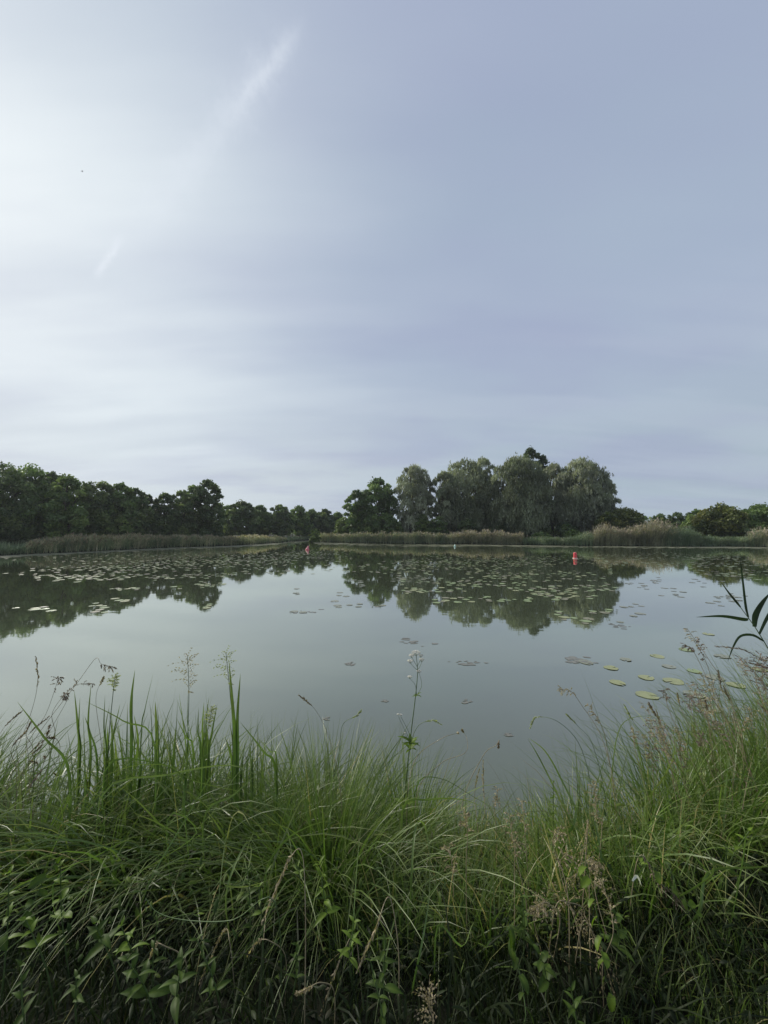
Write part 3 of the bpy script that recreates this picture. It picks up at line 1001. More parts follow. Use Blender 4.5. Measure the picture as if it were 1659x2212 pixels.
# clusters in frame pixels: x, y, rx, ry, count, where
clusters = [
    (330, 1200, 330, 11, 320, 'in the narrow far band below the long reed bed'),
    (430, 1216, 260, 10, 260, 'in the crowded belt in the middle of the near wood reflection'),
    (590, 1208, 120, 12, 150, 'in the dense raft near the faded far buoy'),
    (660, 1196, 90, 8, 110, 'in the dense raft near the faded far buoy'),
    (250, 1230, 150, 9, 110, 'in the belt of pads across the near wood reflection'),
    (100, 1246, 100, 10, 42, 'in the loose group below the grassy shore reflection'),
    (190, 1250, 60, 6, 26, 'in the loose group below the grassy shore reflection'),
    (300, 1244, 60, 8, 24, 'in the belt of pads across the near wood reflection'),
    (420, 1246, 110, 7, 26, 'below the tall peaked tree reflection'),
    (440, 1262, 60, 9, 16, 'below the tall peaked tree reflection'),
    (290, 1273, 40, 5, 8, 'in the small row off the wood reflection'),
    (215, 1314, 36, 9, 8, 'in the small group at the bottom of the wood reflection'),
    (85, 1317, 42, 6, 6, 'in the three-pad row nearest the wood reflection bottom'),
    (280, 1298, 40, 4, 4, 'in the small row off the wood reflection'),
    (445, 1310, 20, 4, 4, 'on the tip of the peaked tree reflection'),
    (560, 1236, 100, 8, 30, 'below the far row reflection'),
    (860, 1222, 130, 14, 110, 'in the field of pads under the green tree reflection'),
    (980, 1214, 150, 14, 170, 'in the dense field under the grove reflection'),
    (1130, 1210, 150, 11, 150, 'in the dense field under the grove reflection'),
    (1090, 1240, 190, 14, 150, 'across the middle of the willow reflection'),
    (900, 1250, 90, 12, 40, 'left of the willow reflection centre beside bright water'),
    (920, 1275, 60, 6, 16, 'around the sky gap in the grove reflection'),
    (1000, 1268, 110, 12, 44, 'across the middle of the willow reflection'),
    (955, 1297, 50, 5, 10, 'in the bright row of pads under the slender willow reflection'),
    (1050, 1296, 80, 7, 18, 'in the bright row of pads in the willow reflection'),
    (1190, 1275, 80, 8, 26, 'below the red buoy in the willow reflection'),
    (1180, 1284, 60, 6, 14, 'below the red buoy in the willow reflection'),
    (1270, 1270, 70, 12, 26, 'under the end willow reflection'),
    (1250, 1290, 70, 6, 12, 'under the end willow reflection'),
    (1225, 1330, 24, 8, 7, 'in the small raft near the bottom of the willow reflection'),
    (1268, 1340, 28, 6, 6, 'in the small raft near the bottom of the willow reflection'),
    (1300, 1322, 18, 7, 5, 'off the outer edge of the end willow reflection'),
    (1290, 1208, 70, 8, 50, 'around the upright red buoy'),
    (1400, 1200, 90, 8, 80, 'in front of the tallest golden reeds'),
    (1400, 1218, 80, 8, 40, 'in front of the tallest golden reeds'),
    (1560, 1205, 110, 8, 100, 'in the long rows before the last reeds'),
    (1580, 1220, 90, 8, 60, 'in the long rows before the last reeds'),
    (1580, 1240, 90, 10, 50, 'under the last trees reflection'),
    (1450, 1262, 120, 14, 40, 'scattered over the bright water beyond the reed stem'),
    (1520, 1290, 130, 16, 34, 'scattered over the bright water beyond the reed stem'),
    (1420, 1320, 90, 20, 12, 'scattered over the bright water beyond the reed stem'),
    (690, 1290, 70, 18, 16, 'faint on the bright open water between the reflections'),
    (640, 1320, 40, 4, 6, 'faint on the bright open water between the reflections'),
    (770, 1260, 50, 16, 14, 'faint on the bright open water between the reflections'),
    (810, 1308, 60, 5, 9, 'faint on the bright open water between the reflections'),
]
near_pads = [
    (1334, 1475, .125, 'pad_yellow', 'nearest large yellow-green lily pad with a dark notch, alone in open water'),
    (1320, 1443, .13, 'pad_yellow', 'thin yellow-green lily pad just beyond the nearest large one'),
    (1396, 1464, .13, 'pad_yellow', 'lily pad with a curled dark edge beside the nearest large one'),
    (1398, 1502, .16, 'pad_yellow', 'spotted yellow-green lily pad closest to the bank grass'),
    (1455, 1472, .16, 'pad_yellow', 'large mottled lily pad among the grass seed heads'),
    (1420, 1418, .13, 'pad_yellow', 'yellow-green lily pad in the raft before the reed stem'),
    (1482, 1404, .14, 'pad_green', 'green lily pad tilted at the far rim of the near raft'),
    (1500, 1500, .15, 'pad_wet', 'browned lily pad behind the drooping seed heads'),
    (1530, 1530, .16, 'pad_wet', 'brown-edged lily pad half hidden by grass stalks'),
    (1590, 1480, .14, 'pad_yellow', 'yellow-green lily pad right behind the tall bank grass'),
    (1640, 1446, .13, 'pad_yellow', 'small bright lily pad below the drooping reed leaf'),
    (1530, 1370, .13, 'pad_yellow', 'mottled lily pad below the horizontal reed leaf'),
    (1560, 1418, .15, 'pad_wet', 'brownish lily pad beside the drooping reed leaf'),
    (1266, 1431, .14, 'pad_wet', 'brown ragged lily pad leading the near raft'),
    (1352, 1425, .11, 'pad_wet', 'small brown lily pad between the ragged one and the raft'),
    (1545, 1464, .15, 'pad_wet', 'wide brown lily pad in the middle of the near raft'),
    (1445, 1440, .12, 'pad_wet', 'brown lily pad wedged in the near raft beyond the mottled one'),
    (1500, 1450, .12, 'pad_green', 'greenish lily pad in the near raft under the purple seed heads'),
]
PG = 'lily pads floating on the pond'
for (x, y, r, mt, lb) in near_pads:
    p = onz(x, y)
    r *= 0.82
    o = link('lily_pad', pad_meshes[(mt, random.randrange(3))], None, (p.x, p.y, 0.002 + random.random() * 0.003))
    o.scale = (r, r, 0.5)
    o.rotation_euler = (random.uniform(-.02, .02), random.uniform(-.02, .02), random.uniform(0, 6.28))
    tag(o, lb, 'lily pad', PG)
allp = []
placed = [(onz(a, b).x, onz(a, b).y, c) for a, b, c, _, _ in near_pads]
rp_ = random.Random(5)
for (cx_, cy_, rx, ry, cnt, where) in clusters:
    if 'bright' in where and 'row' not in where:
        cnt = int(cnt * 0.6)
    subs = [(rp_.gauss(0, 0.5), rp_.gauss(0, 0.5)) for _ in range(max(3, cnt // 3))]
    for q in range(cnt):
        for tries in range(8):
            s = rp_.choice(subs)
            x = cx_ + max(-1.2, min(1.2, s[0] + rp_.gauss(0, 0.16))) * rx
            y = cy_ + max(-1.2, min(1.2, s[1] + rp_.gauss(0, 0.30))) * ry
            if y < 1180:
                continue
            p = onz(x, y)
            r = rp_.uniform(0.075, 0.135)
            if all((p.x - a) ** 2 + (p.y - b) ** 2 > ((r + c) * 0.86) ** 2 for a, b, c in placed):
                placed.append((p.x, p.y, r))
                allp.append((r / p.y, p.x, p.y, r, where))
                break
allp.sort(reverse=True)
words = {'pad_green': 'flat pale green', 'pad_yellow': 'yellowish green', 'pad_brown': 'faded brownish', 'pad_wet': 'half-sunk wet greyish'}
rest = []
for q, (s, x, y, r, where) in enumerate(allp):
    mt = 'pad_wet' if 'bright' in where and 'row' not in where else rp_.choices(['pad_green', 'pad_yellow', 'pad_brown'], [5, 3, 3])[0]
    if q < 280:
        o = link('lily_pad', pad_meshes[(mt, rp_.randrange(3))], None, (x, y, 0.002 + rp_.random() * 0.004))
        o.scale = (r, r, 0.5)
        o.rotation_euler = (0, 0, rp_.uniform(0, 6.28))
        tag(o, words[mt] + ' lily pad ' + where, 'lily pad', PG)
    else:
        rest.append((x, y, r, mt))
for mt in ('pad_green', 'pad_yellow', 'pad_brown', 'pad_wet'):
    sel = [p for p in rest if p[3] == mt]
    Vs, Fs = [], []
    for (x, y, r, _) in sel:
        b = len(Vs)
        a0 = rp_.uniform(0, 6.28)
        z0 = 0.004 + rp_.random() * 0.006
        for e in range(10):
            an = a0 + e * 0.628
            rr_ = r * (1 if e else 0.3)
            Vs.append((x + rr_ * math.cos(an), y + rr_ * 0.95 * math.sin(an), z0 + 0.002 * (1 + math.sin(an * 2))))
        Vs.append((x, y, z0))
        for e in range(10):
            Fs.append((b + e, b + (e + 1) % 10, b + 10))
    if sel:
        o = build('distant_lily_pads', Vs, Fs, M[mt])
        tag(o, {'pad_green': 'hundreds of tiny pale green lily pads far out on the pond', 'pad_yellow': 'many tiny yellowish lily pads far out on the pond',
                'pad_brown': 'many tiny faded brown lily pads far out on the pond', 'pad_wet': 'faint half-sunk lily pads far out on the bright water'}[mt], 'lily pads', kind='stuff')

# algae scum along the far shore
Vs, Fs = [], []
for q in range(5200):
    x = rp_.uniform(0, 1800)
    yb = float(np.interp(x, xs, ys))
    dens = 0.5 + 0.5 * math.sin(x * 0.021) * math.sin(x * 0.008 + 1)
    if rp_.random() > 0.35 + 0.65 * dens:
        continue
    y = yb + 1.0 + abs(rp_.gauss(0, 1.6)) + (rp_.uniform(0, 3) if 680 < x < 1000 else 0)
    p = onz(x, y)
    r = rp_.uniform(0.05, 0.32)
    b = len(Vs)
    a0 = rp_.uniform(0, 6.28)
    for e in range(7):
        an = a0 + e * 0.8976
        k = r * rp_.uniform(0.5, 1.2)
        Vs.append((p.x + 1.7 * k * math.cos(an), p.y + k * math.sin(an), 0.003 + 0.002 * (q % 5) * 0.2))
    Vs.append((p.x, p.y, 0.006))
    for e in range(7):
        Fs.append((b + e, b + (e + 1) % 7, b + 7))
tag(build('algae_scum', Vs, Fs, M['algae']), 'pale strip of algae and duckweed along the far shore', 'algae', kind='stuff')

# faint weed patches under the surface
for (x, y, w, lb) in [(898, 1388, 46, 'faint brownish weed patch beyond the white umbel flower'), (1266, 1431, 60, 'brown weed patch beside the ragged lily pad'),
                      (760, 1434, 26, 'small dark weed patch in open water beyond the sedge tuft'), (1010, 1431, 40, 'thin streak of weed to the side of the umbel flower'),
                      (660, 1322, 46, 'thin weed streak on bright water between the reflections'), (1335, 1352, 40, 'pinkish weed streak past the willow reflection'),
                      (830, 1514, 14, 'tiny weed scrap beside the umbel stem'), (707, 1553, 12, 'tiny weed scrap above the drooping dark stalk'),
                      (1005, 1516, 16, 'small dark leaf scrap floating in open water'), (1098, 1588, 14, 'tiny scrap floating above the hanging seed head')]:
    c = onz(x, y)
    Vs, Fs = [], []
    for q in range(14):
        ox = rp_.gauss(0, 0.33) * w * c.y / FOC
        oy = rp_.gauss(0, 0.06) * c.y * 0.25 * w / 40
        r = rp_.uniform(0.012, 0.05) * w / 40
        b = len(Vs)
        for e in range(6):
            an = e * 1.047
            k = r * rp_.uniform(0.4, 1.2)
            Vs.append((ox + 2 * k * math.cos(an), oy + k * math.sin(an), 0.003))
        Vs.append((ox, oy, 0.004))
        for e in range(6):
            Fs.append((b + e, b + (e + 1) % 6, b + 6))
    o = build('weed_patch', Vs, Fs, M['weed'], loc=(c.x, c.y, 0.001))
    tag(o, lb, 'pond weed', 'patches of weed at the water surface', kind='stuff')


# ------------------------------------------------------------------ buoys and bird
def lathe(profile, sides=20):
    Vs, Fs = [], []
    for (r, z) in profile:
        for e in range(sides):
            a = 2 * math.pi * e / sides
            Vs.append((r * math.cos(a), r * math.sin(a), z))
    for q in range(len(profile) - 1):
        for e in range(sides):
            Fs.append((q * sides + e, q * sides + (e + 1) % sides, (q + 1) * sides + (e + 1) % sides, (q + 1) * sides + e))
    return np.array(Vs), np.array(Fs)


p = onz(1242.5, 1206.5)
b = empty('marker_buoy', (p.x, p.y, 0))
tag(b, 'upright red cylindrical buoy with a pale collar floating before the end willow', 'buoy')
b.scale = (0.85, 0.85, 1.0)
v, f = lathe([(0.001, 0.44), (0.09, 0.438), (0.125, 0.425), (0.135, 0.40), (0.142, 0.2), (0.15, 0.02), (0.15, -0.25), (0.001, -0.25)])
build('float_body', v, f, M['red'], b, smooth_sh=True)
v, f = lathe([(0.151, 0.05), (0.195, 0.045), (0.205, 0.03), (0.20, -0.01), (0.151, -0.02)])
build('collar', v, f, M['rim'], b, smooth_sh=True)
v, f = lathe([(0.001, 0.475), (0.02, 0.473), (0.025, 0.46), (0.025, 0.437)], 10)
build('top_eye', v, f, M['rim'], b, smooth_sh=True)
p = onz(664, 1188)
b = empty('marker_buoy', (p.x, p.y, 0))
tag(b, 'faded pink-red conical buoy tilting among far lily pads', 'buoy')
v, f = lathe([(0.001, 0.42), (0.05, 0.41), (0.07, 0.36), (0.11, 0.2), (0.2, 0.06), (0.2, -0.1), (0.001, -0.15)])
o = build('float_body', v, f, M['pink'], b, smooth_sh=True)
v, f = lathe([(0.202, 0.065), (0.225, 0.05), (0.225, 0.01), (0.202, 0.0)])
build('collar', v, f, M['red'], b, smooth_sh=True)
b.rotation_euler = (0.0, 0.22, 0)
p = onz(982.5, 1181)
b = empty('marker_buoy', (p.x, p.y, 0))
tag(b, 'small pale mint-green pointed buoy near the brown reed stand', 'buoy')
v, f = lathe([(0.001, 0.30), (0.03, 0.27), (0.07, 0.15), (0.12, 0.04), (0.12, 0.0), (0.06, -0.12), (0.001, -0.16)])
build('float_body', v, f, M['mint'], b, smooth_sh=True)
v, f = lathe([(0.122, 0.045), (0.135, 0.03), (0.135, 0.005), (0.122, -0.005)])
build('collar', v, f, M['teal'], b, smooth_sh=True)

# tiny far bird
bp = at(177.5, 370, 22)
b = empty('flying_bird', bp)
tag(b, 'tiny dark bird high in the hazy bright sky', 'bird')
b.scale = (0.38, 0.38, 0.38)
v, f = lathe([(0.001, -0.14), (0.03, -0.08), (0.045, 0.0), (0.035, 0.08), (0.001, 0.13)], 8)
o = build('body', v, f, M['bird'], b, smooth_sh=True)
o.rotation_euler = (0.5, 0.4, 0)
for s in (-1, 1):
    o = build('wing', [(0, -0.05, 0), (0, 0.05, 0), (s * 0.12, 0.04, 0.06), (s * 0.12, -0.03, 0.06), (s * 0.24, -0.02, 0.02), (s * 0.24, 0.0, 0.02)],
              [(0, 1, 2, 3), (3, 2, 5, 4)], M['bird'], b)


# ------------------------------------------------------------------ foreground fields of grass
def field(name, label, cat, n_, xr, yr, hr, wr, mat, lean=(0, .35), bend=(0.2, 1.4), az=None, segs=6, fold=False, clump=None, hprof=None, kind='stuff', weight=None, attr=None, ymax=None):
    x = rng.uniform(*xr, n_)
    y = rng.uniform(*yr, n_)
    if weight is not None:
        k_ = rng.random(n_) < weight(x, y)
        x, y = x[k_], y[k_]
    if clump:
        c = rng.integers(0, clump, len(x))
        ccx = rng.uniform(*xr, clump)
        ccy = rng.uniform(*yr, clump)
        fox, foy = rng.normal(0, 0.06, len(x)), rng.normal(0, 0.06, len(x))
        x = ccx[c] + fox
        y = ccy[c] + foy
        fan = np.arctan2(foy, fox) + rng.normal(0, 0.45, len(x))
        fanr = np.hypot(fox, foy) / 0.12
        ctint = rng.uniform(0.1, 0.75, clump)[c]
    s = shore_dist(x, y)
    k_ = s > -0.12
    x, y = x[k_], y[k_]
    if clump:
        fan, fanr, ctint = fan[k_], fanr[k_], ctint[k_]
    m_ = len(x)
    z = np.maximum(gz(x, y), -0.08) - 0.01
    h = rng.uniform(hr[0], hr[1], m_)
    if hprof is not None:
        h = h * hprof(x, y)
    a = rng.uniform(0, 6.28, m_) if az is None else rng.normal(az[0], az[1], m_)
    le = rng.uniform(*lean, m_)
    av = None if attr is None else np.clip(rng.normal(attr[0], attr[1], m_), 0, 1)
    if clump:
        a = fan
        le = lean[0] + (lean[1] - lean[0]) * np.clip(fanr * rng.uniform(0.5, 1.1, m_), 0, 1.3)
        av = np.clip(ctint + rng.normal(0, 0.15, m_), 0, 1)
    Vv = blades(np.stack([x, y, z], 1), a, le, rng.uniform(*bend, m_), h, rng.uniform(*wr, m_), segs=segs, fold=fold, attr=av)
    o = build(name, Vv[0], Vv[1], M[mat], attr=Vv[2], tip=Vv[3])
    tag(o, label, cat, None, kind)
    return o


def pxat(x, Y):
    return x / Y * FOC + 829.5


def hleft(x, y):
    p_ = x / y * FOC + 829.5
    return np.interp(p_, [-400, 0, 150, 350, 520, 640, 760, 880, 950, 1050, 1150, 1230, 1350, 1500, 1659, 2000],
                     [0.88, 0.88, 0.96, 1.05, 1.04, 0.92, 1.02, 0.90, 0.68, 0.50, 0.52, 0.76, 0.90, 0.97, 1.1, 1.15])


field('tall_grass', 'dense tall grass with wide arching blades on the near bank', 'grass', 2300, (-3.4, -0.35), (1.95, 2.6), (0.50, 1.02), (0.010, 0.020), 'blade', lean=(0.05, 0.75), bend=(0.2, 2.0), segs=8, hprof=hleft, clump=30)
field('tall_grass', 'narrower green grass between the wide blades', 'grass', 1500, (-3.4, -0.35), (1.95, 2.6), (0.40, 0.95), (0.005, 0.010), 'blade', lean=(0.05, 0.6), bend=(0.3, 1.9), segs=7, hprof=hleft)
field('sedge', 'fine bright green sedge leaning over the middle of the near bank', 'grass', 3600, (-0.75, 0.5), (1.85, 2.55), (0.45, 1.0), (0.004, 0.010), 'sedge', lean=(0.0, 0.7), bend=(0.2, 2.0), segs=8, hprof=hleft, clump=13)
field('sedge', 'thick fine sedge and grass rising on the near bank below the reed stem', 'grass', 5000, (0.85, 3.6), (1.85, 3.3), (0.45, 1.04), (0.004, 0.010), 'sedge', lean=(0.0, 0.65), bend=(0.2, 1.9), segs=8, hprof=hleft, clump=46)
field('low_grass', 'low mixed grass in the dip of the near bank', 'grass', 3600, (-0.2, 1.4), (1.5, 2.6), (0.22, 0.5), (0.004, 0.009), 'sedge', lean=(0.0, 0.7), bend=(0.2, 1.8), segs=5)
field('mixed_grass', 'tangled grass filling the dark foot of the near bank', 'grass', 2600, (-3.0, 3.0), (0.2, 2.3), (0.14, 0.44), (0.004, 0.010), 'blade_shade_tone', lean=(0.2, 1.1), bend=(0.4, 2.0), segs=5)
field('drooping_grass', 'long limp grass blades combed over the dark hollow', 'grass', 620, (-2.6, 0.5), (1.8, 2.35), (0.7, 1.2), (0.006, 0.015), 'blade', lean=(0.1, 0.6), bend=(1.1, 2.1), segs=9, az=(-1.6, 0.8), fold=True, hprof=hleft)
field('drooping_grass', 'limp sedge leaves bending out of the thicket over the dark edge hollow', 'grass', 700, (0.9, 3.0), (1.75, 2.3), (0.6, 1.0), (0.005, 0.010), 'sedge', lean=(0.1, 0.6), bend=(1.0, 2.0), segs=9, az=(-1.6, 0.8), hprof=hleft)
field('short_grass', 'shade-toned dark short grass covering the soil at the foot of the tussock', 'grass', 6500, (-2.2, 0.5), (0.5, 1.9), (0.08, 0.24), (0.003, 0.007), 'blade_shade_tone', lean=(0.0, 0.9), bend=(0.3, 1.6), segs=4)
field('short_grass', 'short grass on the trodden bank top by the camera', 'grass', 14000, (0.3, 2.8), (0.4, 1.8), (0.06, 0.20), (0.003, 0.006), 'blade_shade_tone', lean=(0.0, 0.8), bend=(0.3, 1.5), segs=4)
field('dry_grass', 'dead straw blades mixed into the near bank growth', 'grass', 700, (-3.0, 3.2), (1.7, 2.6), (0.3, 0.7), (0.003, 0.006), 'dry', lean=(0.3, 1.2), bend=(0.3, 1.6), segs=5)
field('fine_stems', 'thin upright grass stems fringing the water edge', 'grass', 800, (-3.2, 3.4), (1.9, 3.0), (0.6, 1.1), (0.003, 0.005), 'sedge', lean=(0.0, 0.45), bend=(0.0, 0.9), segs=7, hprof=hleft)

field('short_grass', 'yellow-green short grass beside the dark edge hollow', 'grass', 5000, (0.9, 2.6), (0.6, 1.5), (0.07, 0.2), (0.003, 0.006), 'sedge', lean=(0.0, 0.8), bend=(0.3, 1.5), segs=4)

# small leaves of the undergrowth
n_ = 5000
x = rng.uniform(-2.8, 3.2, n_)
y = rng.uniform(1.3, 2.7, n_)
k_ = (shore_dist(x, y) > -0.1) & (rng.random(n_) < 0.25 + 0.75 * (np.sin(x * 3.1 + 1) * np.sin(y * 4.3 + x) > 0.05))
x, y = x[k_], y[k_]
n_ = len(x)
z = np.maximum(gz(x, y), 0) + rng.uniform(0.03, 0.42, n_) * hleft(x, y)
V, F, A_, T_ = blades(np.stack([x, y, z], 1), rng.uniform(0, 6.28, n_), rng.uniform(0.6, 1.6, n_), rng.uniform(0.0, 0.9, n_), rng.uniform(0.015, 0.045, n_), rng.uniform(0.007, 0.016, n_), segs=3, fold=True, prof=1)
tag(build('undergrowth', V, F, M['leaf'], attr=A_, tip=T_), 'small-leaved herbs woven through the near bank grass', 'undergrowth', kind='stuff')
n_ = 5000
x = rng.uniform(-2.4, 2.4, n_)
y = rng.uniform(0.7, 1.9, n_)
z = gz(x, y) + rng.uniform(0.0, 0.16, n_)
V, F, A_, T_ = blades(np.stack([x, y, z], 1), rng.uniform(0, 6.28, n_), rng.uniform(0.6, 1.6, n_), rng.uniform(0.0, 0.9, n_), rng.uniform(0.02, 0.055, n_), rng.uniform(0.006, 0.014, n_), segs=3, fold=True, prof=1)
tag(build('ground_cover', V, F, M['blade_shade_tone'], attr=A_, tip=T_), 'low ground cover leaves in a shade-dark tone in the bank hollow', 'ground cover', kind='stuff')


# ------------------------------------------------------------------ single plants of the near bank
def ribbon(pts, widths, n_=12, fold=0.35, roll=0.0, mat='blade', name='blade', parent=None, attr=0.4, label=None):
    path = spline(pts, n_)
    k = len(path)
    Vs, At, Tp = [], [], []
    for q, p in enumerate(path):
        a = path[max(q - 1, 0)]
        b = path[min(q + 1, k - 1)]
        td = (b - a).normalized()
        view = Vector((p.x, p.y, p.z - CAM_H)).normalized()
        # the flat of the leaf turns about its own length from root to tip
        side = td.cross(Vector((0.25, 1, 0.15)).normalized())
        if side.length < 0.1:
            side = td.cross(Vector((1, 0, 0)))
        side.normalize()
        nn = side.cross(td)
        tt = q / (k - 1)
        an = roll * (0.5 + tt)
        sv = side * math.cos(an) + nn * math.sin(an)
        nv = sv.cross(td)
        w = widths * (0.55 + 0.45 * min(1, tt * 3)) * (1 - tt ** 2.6) ** 0.8 * 0.5
        if q == k - 1:
            w = widths * 0.02
        Vs += [p - sv * w, p + nv * w * fold, p + sv * w]
        At += [attr] * 3
        Tp += [tt] * 3
    Fs = []
    for q in range(k - 1):
        b0 = q * 3
        Fs += [(b0, b0 + 1, b0 + 4, b0 + 3), (b0 + 1, b0 + 2, b0 + 5, b0 + 4)]
    org = Vector(path[0])
    base = Vector((0, 0, 0)) if parent is None else parent.location
    Vn = np.array([tuple(v - base) for v in Vs])
    o = build(name, Vn, Fs, M[mat], parent, attr=At, tip=Tp)
    if label:
        o['label'] = label
    return o


def stemtube(pts, r0, r1, parent, mat='stem', name='stem', n_=14, sides=5):
    path = spline(pts, n_)
    base = parent.location
    rad = [r0 + (r1 - r0) * q / (len(path) - 1) for q in range(len(path))]
    v, f = tube([p - base for p in path], rad, sides)
    build(name, v, f, M[mat], parent, smooth_sh=True)
    return path


def pts_of(lst, Y):
    """list of (px,py[,Y]) -> points"""
    return [at(p[0], p[1], p[2] if len(p) > 2 else Y) for p in lst]


def ground_base(px_, Y, back=0.0):
    x_ = (px_ - 829.5) / FOC * Y
    return Vector((x_, Y + back, max(gz1(x_, Y + back), -0.1)))


def seed_head(path, frac, parent, mat, kind='panicle', spread=0.06, n_=26, st=None, spike=0.007):
    """branchlets and spikelets along the last part of a stalk"""
    st = st or random
    base = parent.location
    k0 = int(len(path) * (1 - frac))
    Vs, Fs, At = [], [], []

    def quad(p, d, l_, w):
        s = d.cross(Vector((st.uniform(-1, 1), st.uniform(-1, 1), st.uniform(-1, 1))))
        if s.length < 1e-3:
            s = d.cross(Vector((0, 1, 0.3)))
        s.normalize()
        nn = d.cross(s) * w * 0.5
        b = len(Vs)
        Vs.extend([p - base, p + d * l_ * 0.4 + s * w - base, p + d * l_ - base, p + d * l_ * 0.4 - s * w - base, p + d * l_ * 0.4 + nn - base])
        Fs.extend([(b, b + 1, b + 4), (b + 1, b + 2, b + 4), (b + 2, b + 3, b + 4), (b + 3, b, b + 4)])
        At.extend([st.random()] * 5)

    def thread(p, q, w):
        d = (q - p)
        s = d.cross(Vector((0.2, 1, 0.3))).normalized() * w
        s2 = d.cross(s).normalized() * w
        b = len(Vs)
        Vs.extend([p - s - base, p + s - base, p + s2 - base, q - base])
        Fs.extend([(b, b + 1, b + 3), (b + 1, b + 2, b + 3), (b + 2, b, b + 3)])
        At.extend([0.5] * 4)

    if kind == 'spike':
        m_ = n_ * 3
        for q in range(m_):
            t_ = k0 + (len(path) - 1 - k0) * q / m_
            a = path[int(t_)]
            b = path[min(int(t_) + 1, len(path) - 1)]
            p = a.lerp(b, t_ - int(t_))
            d = (b - a).normalized() if (b - a).length > 0 else Vector((0, 0, 1))
            d = (d + Vector((st.uniform(-1, 1), st.uniform(-1, 1), st.uniform(-1, 1))) * 0.5).normalized()
            env = 0.5 + 0.8 * math.sin(math.pi * min(1, q / m_ * 0.9 + 0.1))
            quad(p, d, spike * 1.4 * env, spike * 0.28)
    else:
        for q in range(n_):
            t_ = k0 + (len(path) - 1 - k0) * q / n_
            a = path[int(t_)]
            b = path[min(int(t_) + 1, len(path) - 1)]
            p = a.lerp(b, t_ - int(t_))
            d = (b - a).normalized() if (b - a).length > 0 else Vector((0, 0, 1))
            env = math.sin(math.pi * (0.12 + 0.80 * (1 - q / n_))) ** 0.8
            L_ = spread * env * st.uniform(0.6, 1.2)
            o_ = Vector((st.uniform(-1, 1), st.uniform(-1, 1), st.uniform(-0.2, 0.6)))
            bd = (d * 0.9 + o_.normalized() * 0.9).normalized()
            last = p
            steps = 4
            for s_ in range(1, steps + 1):
                bd = (bd + Vector((0, 0, -0.22))).normalized()
                nx = last + bd * L_ / steps
                thread(last, nx, 0.0008)
                for _ in range(2):
                    dd = (bd + Vector((st.uniform(-1, 1), st.uniform(-1, 1), st.uniform(-1, 0.4))) * 0.6).normalized()
                    quad(nx, dd, spike * st.uniform(0.7, 1.3), spike * 0.22)
                last = nx
    V_ = np.array([tuple(v) for v in Vs])
    build('seed_head', V_, Fs, M[mat], parent, attr=At)


# broad-bladed water grass shoots on the dark tussock
SG = 'broad grass shoots standing above the near bank'
shoots = [
    # label, Y, blades [(pts), width px], head or None
    ('two upright broad blades, first of the row from the picture edge', 2.25, [([(158, 1800), (165, 1640), (171, 1560), (164, 1491)], 8), ([(160, 1800), (168, 1650), (174, 1570), (176, 1505)], 5)], None),
    ('single tall broad blade pair with pointed dark tip beside the first shoot', 2.25, [([(185, 1800), (190, 1650), (194, 1560), (200, 1474)], 8), ([(188, 1800), (205, 1660), (198, 1580), (186, 1545)], 6)], None),
    ('upright blade shoot with a green closed seed head', 2.2, [([(222, 1800), (224, 1660), (228, 1570), (230, 1500)], 7), ([(240, 1800), (236, 1680), (246, 1600), (262, 1520)], 6)], ([(228, 1800), (234, 1620), (244, 1500), (249, 1460)], 'head_pale', 0.30, 0.035)),
    ('tallest straight blade pair in the middle of the tussock', 2.25, [([(278, 1800), (279, 1620), (286, 1520), (294, 1446)], 8), ([(282, 1800), (286, 1640), (289, 1560), (290, 1490)], 4)], None),
    ('leaning narrow blade pointing away from the tall pair', 2.3, [([(292, 1800), (300, 1600), (316, 1530), (334, 1450)], 6), ([(265, 1800), (262, 1680), (268, 1640), (258, 1560)], 7)], None),
    ('shoot whose stem carries a wide airy seed head', 2.2, [([(400, 1800), (402, 1620), (407, 1550), (408, 1490)], 6), ([(430, 1800), (414, 1640), (404, 1590), (384, 1550)], 4)], ([(402, 1800), (404, 1640), (408, 1500), (405, 1416)], 'head_straw', 0.34, 0.10)),
    ('shoot with a pale folded seed head beside the airy one', 2.2, [([(425, 1800), (430, 1640), (430, 1580), (431, 1527)], 6), ([(440, 1800), (446, 1650), (460, 1580), (471, 1519)], 7)], ([(436, 1800), (438, 1650), (450, 1570), (458, 1530)], 'head_pale', 0.35, 0.04)),
    ('tallest pair of blades with a feathery pale plume behind', 2.15, [([(502, 1830), (506, 1640), (505, 1530), (496, 1424)], 9), ([(505, 1830), (510, 1640), (515, 1540), (521, 1454)], 8)], ([(503, 1830), (503, 1600), (497, 1500), (488, 1410)], 'head_pale', 0.26, 0.085)),
    ('short broad blade shoot right of the feathery plume', 2.2, [([(492, 1820), (500, 1680), (498, 1620), (488, 1590)], 8), ([(526, 1820), (530, 1680), (538, 1640), (545, 1620)], 6)], None),
    ('pair of low broad blades between the airy and the tall shoots', 2.2, [([(368, 1800), (370, 1700), (372, 1640), (370, 1575)], 6), ([(340, 1800), (345, 1700), (352, 1640), (376, 1565)], 5)], None),
    ('dark blade leaning far over towards the picture edge', 2.0, [([(165, 1820), (144, 1684), (100, 1590), (42, 1514)], 7)], None),
    ('long arching blade crossing in front of the tall pair', 2.0, [([(360, 1830), (330, 1620), (270, 1555), (189, 1513)], 6)], None),
    ('sagging dark blade arching out past the feathery plume', 2.1, [([(610, 1830), (594, 1680), (570, 1620), (520, 1557)], 6), ([(620, 1830), (596, 1660), (585, 1620), (556, 1590)], 4)], None),
]
